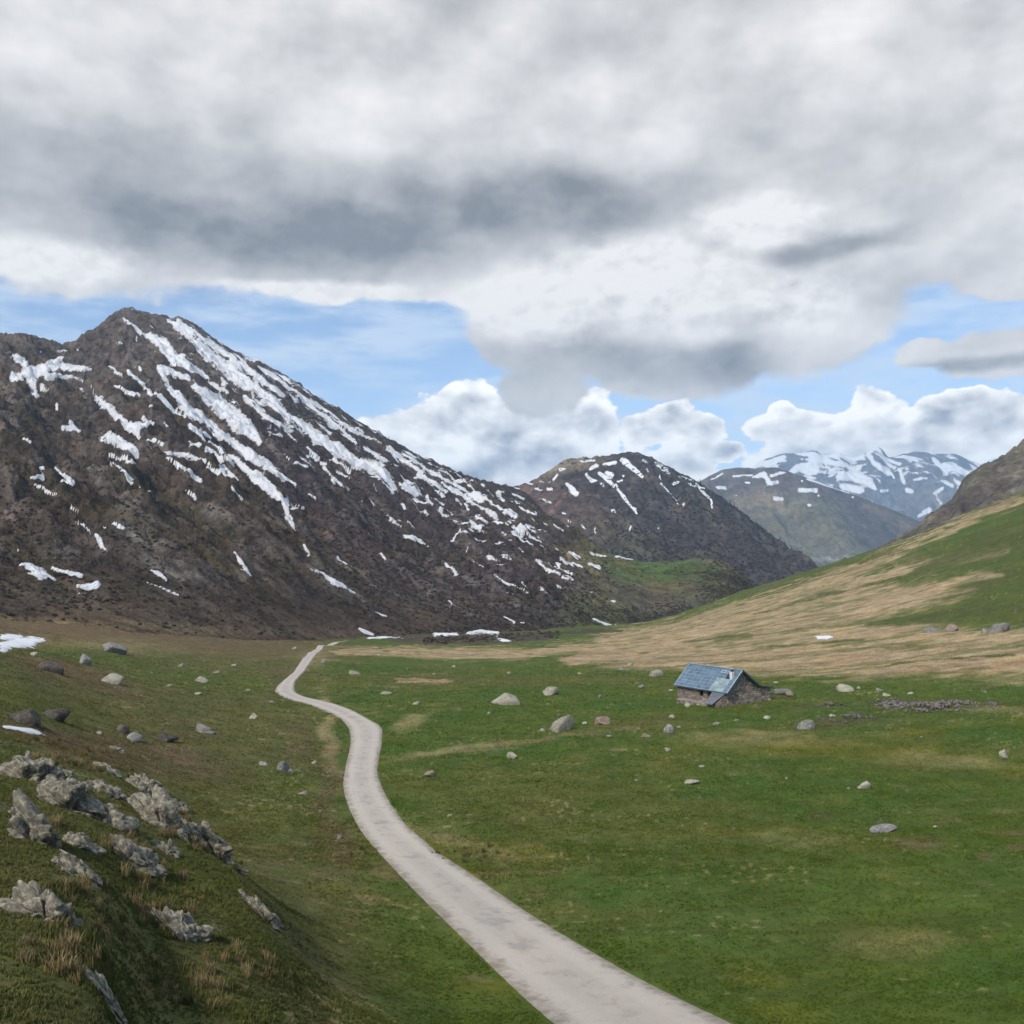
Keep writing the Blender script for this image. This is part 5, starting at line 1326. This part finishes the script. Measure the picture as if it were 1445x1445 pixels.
def scatter(name, pts, scale, tint, protos, label, cat, seed=1, tilt=0.15):
    me = bpy.data.meshes.new(name)
    me.vertices.add(len(pts))
    me.vertices.foreach_set('co', np.asarray(pts, np.float32).ravel())
    at = me.attributes.new('size', 'FLOAT', 'POINT'); at.data.foreach_set('value', np.asarray(scale, np.float32))
    ct = me.attributes.new('tint', 'FLOAT_COLOR', 'POINT')
    c = np.ones((len(pts), 4), np.float32); c[:, :3] = tint
    ct.data.foreach_set('color', c.ravel())
    o = bpy.data.objects.new(name, me)
    COL.objects.link(o)
    tag(o, label, cat, kind='stuff')
    nt = bpy.data.node_groups.new(name + '_nodes', 'GeometryNodeTree')
    nt.interface.new_socket('Geometry', in_out='INPUT', socket_type='NodeSocketGeometry')
    nt.interface.new_socket('Geometry', in_out='OUTPUT', socket_type='NodeSocketGeometry')
    N, L = nt.nodes, nt.links
    gi, go = N.new('NodeGroupInput'), N.new('NodeGroupOutput')
    join = N.new('GeometryNodeJoinGeometry')
    for k, pr in enumerate(protos):
        oi = N.new('GeometryNodeObjectInfo'); oi.inputs['Object'].default_value = pr; oi.inputs['As Instance'].default_value = True
        iop = N.new('GeometryNodeInstanceOnPoints')
        L.new(gi.outputs[0], iop.inputs['Points']); L.new(oi.outputs['Geometry'], iop.inputs['Instance'])
        idx = N.new('GeometryNodeInputIndex')
        md = N.new('ShaderNodeMath'); md.operation = 'MODULO'; L.new(idx.outputs[0], md.inputs[0]); md.inputs[1].default_value = len(protos)
        cmp = N.new('FunctionNodeCompare'); cmp.data_type = 'FLOAT'; cmp.operation = 'EQUAL'
        L.new(md.outputs[0], cmp.inputs[0]); cmp.inputs[1].default_value = k; cmp.inputs['Epsilon'].default_value = 0.1
        L.new(cmp.outputs[0], iop.inputs['Selection'])
        rv = N.new('FunctionNodeRandomValue'); rv.data_type = 'FLOAT_VECTOR'
        rv.inputs[0].default_value = (-tilt, -tilt, 0); rv.inputs[1].default_value = (tilt, tilt, 6.283); rv.inputs['Seed'].default_value = seed
        L.new(rv.outputs[0], iop.inputs['Rotation'])
        na = N.new('GeometryNodeInputNamedAttribute'); na.data_type = 'FLOAT'; na.inputs['Name'].default_value = 'size'
        L.new(na.outputs[0], iop.inputs['Scale'])
        L.new(iop.outputs[0], join.inputs[0])
    L.new(join.outputs[0], go.inputs[0])
    md = o.modifiers.new('scatter', 'NODES')
    md.node_group = nt
    return o


def proto(name, verts, faces, mat):
    me = bpy.data.meshes.new(name)
    me.from_pydata([tuple(v) for v in verts], [], faces)
    me.materials.append(mat)
    return bpy.data.objects.new(name, me)


def tuft_proto(name, seed, nbl, mat, height=1.0, spread=0.55, width=0.07):
    r = np.random.default_rng(seed)
    vs, fs = [], []
    for k in range(nbl):
        a = r.uniform(0, 6.28); d = spread * math.sqrt(r.uniform(0, 1)); x, y = d * math.cos(a), d * math.sin(a)
        h = height * r.uniform(0.5, 1.0); ln = r.uniform(0.15, 0.6) * h; b = r.uniform(0, 6.28); w = width * r.uniform(0.7, 1.4)
        tx, ty = math.cos(b), math.sin(b); sx, sy = -ty * w, tx * w
        i = len(vs)
        vs += [(x - sx, y - sy, -0.1), (x + sx, y + sy, -0.1), (x + tx * ln * 0.35 + sx * 0.7, y + ty * ln * 0.35 + sy * 0.7, h * 0.6), (x + tx * ln * 0.35 - sx * 0.7, y + ty * ln * 0.35 - sy * 0.7, h * 0.6), (x + tx * ln, y + ty * ln, h)]
        fs += [(i, i + 1, i + 2, i + 3), (i + 3, i + 2, i + 4)]
    return proto(name, vs, fs, mat)


M_GRASS = leaf_mat('grass_blades', None, 0.16)
M_SHRUB = leaf_mat('shrub_twigs', None, 0.35)


def build_grass():
    r = np.random.default_rng(11)
    protos = [tuft_proto('grass_tuft_%d' % k, 20 + k, 16, M_GRASS) for k in range(3)]
    P, S, T = [], [], []
    for (n, y0, y1) in ((40000, 6, 14), (80000, 12, 26), (90000, 18, 45), (120000, 45, 90), (70000, 90, 170)):
        Y = 1 / r.uniform(1 / y1, 1 / y0, n)
        px = r.uniform(-60, 1505, n)
        X = (px - CX) / FPX * Y
        bz = base_z(X, Y)
        _, py = proj(X, Y, bz)
        clump = fbm(X / 2.2, Y / 2.2, 3, 401) + 0.5 * fbm(X / 0.6, Y / 0.6, 2, 403)
        keep = ~(road_inside(px, py, 0.3) & ~(~road_inside(px, py, -1.6) & (fbm(X / 0.9, Y / 0.9, 2, 405) > 0.05))) & (py < 1560) & (clump + r.uniform(-0.6, 0.6, n) > -0.35)
        lx = (X - 22.40) * 0.5407 - (Y - 100.43) * 0.8412; ly = (X - 22.40) * 0.8412 + (Y - 100.43) * 0.5407
        keep &= ~((lx > -7.9) & (lx < 0.2) & (ly > -1.25) & (ly < 6.8))
        sn = strokes_field(px, py, SNOW_GROUND); keep &= sn < -0.4
        X, Y, px, py, clump = X[keep], Y[keep], px[keep], py[keep], clump[keep]
        P.append(np.stack([X, Y, ground_z(X, Y)], 1))
        S.append(np.clip(0.066 * (1 + 0.5 * clump) * r.uniform(0.6, 1.35, len(X)) * (0.75 + Y / 150), 0.03, 0.18))
        t = ground_tint(X, Y, px, py) * r.uniform(1.1, 1.65, len(X))[:, None]
        t = t * (1 + np.stack([0.12 * clump, 0.10 * clump, 0 * clump], 1))
        T.append(t)
    return scatter('meadow_grass', np.concatenate(P), np.concatenate(S), np.clip(np.concatenate(T), 0.01, 0.5), protos, 'short green and dry pasture grass covering the meadow', 'grass', 3)


build_grass()


def build_bunch_grass():
    r = np.random.default_rng(12)
    protos = [tuft_proto('bunch_grass_%d' % k, 60 + k, 60, M_GRASS, 1.0, 0.42, 0.025) for k in range(2)]
    P, S, T = [], [], []
    spots = [(95, 1118, 12, 6), (112, 1120, 6, 4), (145, 1130, 6, 6), (78, 1163, 6, 4), (185, 1196, 10, 6), (200, 1205, 14, 6), (145, 1196, 8, 6), (222, 1118, 6, 5), (235, 1132, 8, 5), (260, 1150, 8, 5), (290, 1190, 14, 6), (315, 1205, 12, 6), (275, 1196, 8, 5), (40, 1085, 12, 4), (90, 1076, 40, 6), (150, 1088, 26, 5), (190, 1096, 16, 4), (120, 1062, 40, 5), (60, 1045, 30, 5), (330, 1225, 10, 8), (210, 1240, 30, 10), (90, 1260, 40, 12), (200, 1290, 80, 30), (100, 1350, 60, 30), (300, 1380, 80, 40), (660, 1205, 40, 10), (500, 1200, 10, 20), (205, 1138, 20, 6), (240, 1178, 20, 6), (70, 1130, 20, 6)]
    for (cx, cy, rx, ry) in spots:
        for k in range(int(5 + rx * 0.5)):
            px, py = cx + r.normal() * rx * 0.6, cy + r.normal() * ry * 0.6
            X, Y, z = ground_hit(px, py)
            P.append((X, Y, z)); S.append(r.uniform(0.12, 0.34)); T.append(np.array([(0.23, 0.17, 0.075), (0.19, 0.155, 0.065), (0.11, 0.12, 0.035), (0.26, 0.20, 0.10)][r.integers(4)]) * r.uniform(0.7, 1.1))
    return scatter('bunch_grass', np.array(P), np.array(S), np.array(T), protos, 'yellowed tufts of coarse grass growing among the outcrops of the bank', 'grass', 5)


build_bunch_grass()


def shrub_proto(name, seed, n, mat, flat=0.8):
    r = np.random.default_rng(seed)
    vs, fs = [], []
    for k in range(n):
        v = r.normal(size=3); v /= np.linalg.norm(v); v[2] = abs(v[2]); rad = r.uniform(0.45, 1.0)
        c = v * rad * np.array([1, 1, flat]) + np.array([0, 0, -0.05])
        u = r.normal(size=3); u /= np.linalg.norm(u); w = np.cross(u, r.normal(size=3)); w /= np.linalg.norm(w) + 1e-6
        L_, W_ = r.uniform(0.22, 0.42), r.uniform(0.07, 0.16)
        i = len(vs)
        vs += [c - u * L_ - w * W_, c + u * L_ * 0.2 - w * W_ * 1.3, c + u * L_, c - u * L_ * 0.1 + w * W_ * 1.3]
        fs += [(i, i + 1, i + 2, i + 3)]
    return proto(name, vs, fs, mat)


def nearest(D, px, py):
    if 'qx' not in D:
        D['qx'], D['qy'] = proj(D['X'], D['Y'], D['Z'])
    k = np.argmin((D['qx'] - px) ** 2 + (D['qy'] - py) ** 2)
    return D['X'].ravel()[k], D['Y'].ravel()[k], D['Z'].ravel()[k]


def build_scrub():
    r = np.random.default_rng(21)
    protos = [shrub_proto('scrub_bush_%d' % k, 80 + k, 46, M_SHRUB) for k in range(3)]
    P, S, T = [], [], []
    D = MT
    R, C = D['X'].shape
    n = 120000
    i = r.integers(4, R - 6, n); j = r.integers(5, C - 1, n)
    px, py, sn, w1, w2 = (D[k][i, j] for k in ('px', 'py', 'sn', 'w1', 'w2'))
    dens = 0.30 * (1 - sstep(620, 520, py)) + 0.75 * patch(px, py, 570, 740, 320, 95, 33, 0.5) + 0.25 * sstep(0, 0.5, w2)
    dens *= 1 - 0.97 * sstep(830, 880, px) * (1 - patch(px, py, 1035, 830, 40, 40, 0, 0.5) - patch(px, py, 930, 868, 70, 14, 0, 0.4))
    dens *= 1 - 0.6 * sstep(840, 870, py) * (px < 500)
    keep = (r.uniform(0, 1, n) < dens * (0.75 + 0.8 * w2)) & (sn < -0.25) & (px > -40)
    i, j, px, py = i[keep], j[keep], px[keep], py[keep]
    P.append(np.stack([D['X'][i, j], D['Y'][i, j], D['Z'][i, j]], 1))
    S.append(r.uniform(0.35, 1.1, len(i)) * (0.5 + D['Y'][i, j] / 1000))
    pal = np.array([(0.085, 0.062, 0.058), (0.066, 0.050, 0.044), (0.085, 0.066, 0.040), (0.066, 0.060, 0.026), (0.105, 0.078, 0.070)])
    T.append(pal[r.integers(len(pal), size=len(i))] * r.uniform(0.7, 1.25, (len(i), 1)))
    sp = []
    for k in range(260):
        f = r.uniform(0, 1)
        cx = 600 + 190 * f; cy = 905 - 10 * f + r.normal() * 2.6
        X, Y, z = ground_hit(cx, max(cy, 892))
        sp.append((X, Y, z))
    P.append(np.array(sp)); S.append(r.uniform(0.3, 1.1, len(sp))); T.append(np.array([(0.085, 0.062, 0.055), (0.11, 0.085, 0.07), (0.07, 0.055, 0.04)])[r.integers(3, size=len(sp))])
    D = HILLS['hill']
    R, C = D['X'].shape
    n = 22000
    i = r.integers(4, R - 2, n); j = r.integers(3, C - 1, n)
    px, py, w1 = D['px'][i, j], D['py'][i, j], D['w1'][i, j]
    dens = 0.75 * sstep(820, 930, px + (py - 700) * 0.3) + 0.2
    keep = r.uniform(0, 1, n) < dens * (0.7 + 0.8 * w1)
    i, j = i[keep], j[keep]
    P.append(np.stack([D['X'][i, j], D['Y'][i, j], D['Z'][i, j]], 1)); S.append(r.uniform(1.0, 2.6, len(i)))
    T.append(np.array([(0.060, 0.050, 0.050), (0.046, 0.042, 0.040), (0.075, 0.064, 0.052)])[r.integers(3, size=len(i))] * r.uniform(0.7, 1.2, (len(i), 1)))
    return scatter('hillside_scrub', np.concatenate(P), np.concatenate(S), np.concatenate(T), protos, 'leafless brown and purple scrub covering the mountain slopes', 'scrub', 9, 0.3)


build_scrub()

# ------------------------------------------------------------------ conifers
M_BARK = simple_mat('bark', (0.07, 0.05, 0.036), 0.9)
M_NEEDLE = leaf_mat('needles', (0.022, 0.034, 0.018), 0.35, False)


def conifer_meshes(seed):
    r = np.random.default_rng(seed)
    vs, fs = [], []
    tiers = 9
    for k in range(tiers):
        f = k / (tiers - 1)
        z0 = 0.14 + 0.80 * f; rad = (0.27 * (1 - f) + 0.03) * r.uniform(0.8, 1.15)
        n = 9
        a0 = r.uniform(0, 6.28)
        for q in range(n):
            a = a0 + q * 6.283 / n + r.uniform(-0.2, 0.2); rr = rad * r.uniform(0.6, 1.15); wd = 0.30
            i = len(vs)
            zt = z0 + 0.10 * r.uniform(0.8, 1.2)
            vs += [(0, 0, zt), (rr * 0.6 * math.cos(a - wd), rr * 0.6 * math.sin(a - wd), z0 + 0.02), (rr * math.cos(a), rr * math.sin(a), z0 - 0.03 * r.uniform(0, 1.5)), (rr * 0.6 * math.cos(a + wd), rr * 0.6 * math.sin(a + wd), z0 + 0.02)]
            fs += [(i, i + 1, i + 2, i + 3)]
    crown = bpy.data.meshes.new('crown'); crown.from_pydata(vs, [], fs); crown.materials.append(M_NEEDLE)
    tv, tf = [], []
    for k, (z, rad) in enumerate([(-0.05, 0.028), (0.4, 0.018), (0.93, 0.004)]):
        tv += [(rad * math.cos(a), rad * math.sin(a), z) for a in np.linspace(0, 6.283, 7)[:-1]]
    for k in range(2):
        tf += [(k * 6 + q, k * 6 + (q + 1) % 6, k * 6 + 6 + (q + 1) % 6, k * 6 + 6 + q) for q in range(6)]
    trunk = bpy.data.meshes.new('trunk'); trunk.from_pydata(tv, [], tf); trunk.materials.append(M_BARK)
    return crown, trunk


CONS = [conifer_meshes(900 + k) for k in range(4)]


def conifer(pos, h, label, group, k):
    e = bpy.data.objects.new('conifer', None)
    COL.objects.link(e)
    e.location = pos; e.scale = (h * (0.9 + 0.25 * ((k * 37) % 10) / 10), h, h); e.rotation_euler = (0, 0, k * 1.7)
    tag(e, label, 'tree', group)
    for nm, me in zip(('crown', 'trunk'), CONS[k % len(CONS)]):
        c = bpy.data.objects.new(nm, me)
        COL.objects.link(c); c.parent = e


def plant_conifers():
    r = np.random.default_rng(31)
    k = 0
    low = [(700, 812), (712, 830), (724, 842), (733, 838), (741, 826), (752, 846), (760, 838), (772, 850), (780, 858), (789, 846), (797, 862), (806, 852), (815, 866), (690, 800), (678, 820), (664, 806), (652, 790), (640, 812), (745, 815), (730, 800), (716, 790), (762, 820), (820, 850), (832, 868), (775, 832), (690, 838), (705, 852), (736, 862), (668, 842), (622, 800)]
    for px, py in low:
        p = nearest(MT, px + r.uniform(-3, 3), py + r.uniform(-3, 3))
        conifer((p[0], p[1], p[2] - 0.2), r.uniform(4.0, 6.5), 'small dark conifer on the lower slope of the snow-streaked mountain', 'conifers on the lower mountain slope', k); k += 1
    for px, py in [(948, 846), (965, 851), (1030, 815), (1037, 822), (1043, 818), (1049, 828), (1052, 836), (1040, 836), (1028, 830), (1056, 840)]:
        p = nearest(MT, px, py)
        conifer((p[0], p[1], p[2] - 0.2), r.uniform(4.0, 6.0), 'dark conifer on the green spur below the brown hill', 'conifers on the green spur', k); k += 1
    D = HILLS['hill']
    for px in np.linspace(985, 1150, 34):
        y = float(np.interp(px, [985, 1020, 1045, 1075, 1100, 1130, 1150], [681, 704, 722, 746, 764, 784, 797]))
        p = nearest(D, px + r.uniform(-2, 2), y + r.uniform(1, 9))
        conifer((p[0], p[1], p[2] - 0.3), r.uniform(7, 13), 'dark conifer along the descending edge of the brown hill', 'conifers along the hill edge', k); k += 1
    for px, py in [(884, 640), (889, 639), (879, 641)]:
        p = nearest(D, px, py)
        conifer((p[0], p[1], p[2] - 0.3), r.uniform(3, 5), 'tiny conifer on the summit of the brown hill', 'conifers on the brown hill summit', k); k += 1
    for px, py in [(606, 652), (628, 663), (642, 668), (655, 673), (668, 678), (520, 602), (548, 619)]:
        p = nearest(MT, px, py)
        conifer((p[0], p[1], p[2] - 0.2), r.uniform(3, 5), 'tiny conifer on the mountain ridge above the saddle', 'conifers on the mountain ridge', k); k += 1


plant_conifers()

# ------------------------------------------------------------------ air
def build_haze():
    x0, x1, y0, y1, z0, z1 = -6500, 11000, -2500, 9900, -420, 1020
    v = [(a, b, c) for a in (x0, x1) for b in (y0, y1) for c in (z0, z1)]
    f = [(0, 1, 3, 2), (4, 6, 7, 5), (0, 4, 5, 1), (2, 3, 7, 6), (0, 2, 6, 4), (1, 5, 7, 3)]
    m, g = new_mat('haze_air')
    vol = g.node('ShaderNodeVolumePrincipled', {'Color': (0.47, 0.71, 1.0, 1), 'Density': 8.5e-5, 'Anisotropy': 0.0})
    g.node('ShaderNodeOutputMaterial', {'Volume': vol.outputs[0]})
    o = mesh_obj('haze', v, f, m, None, False)
    tag(o, 'thin blue mountain haze filling the valley air', 'haze', kind='stuff')
    return o


build_haze()
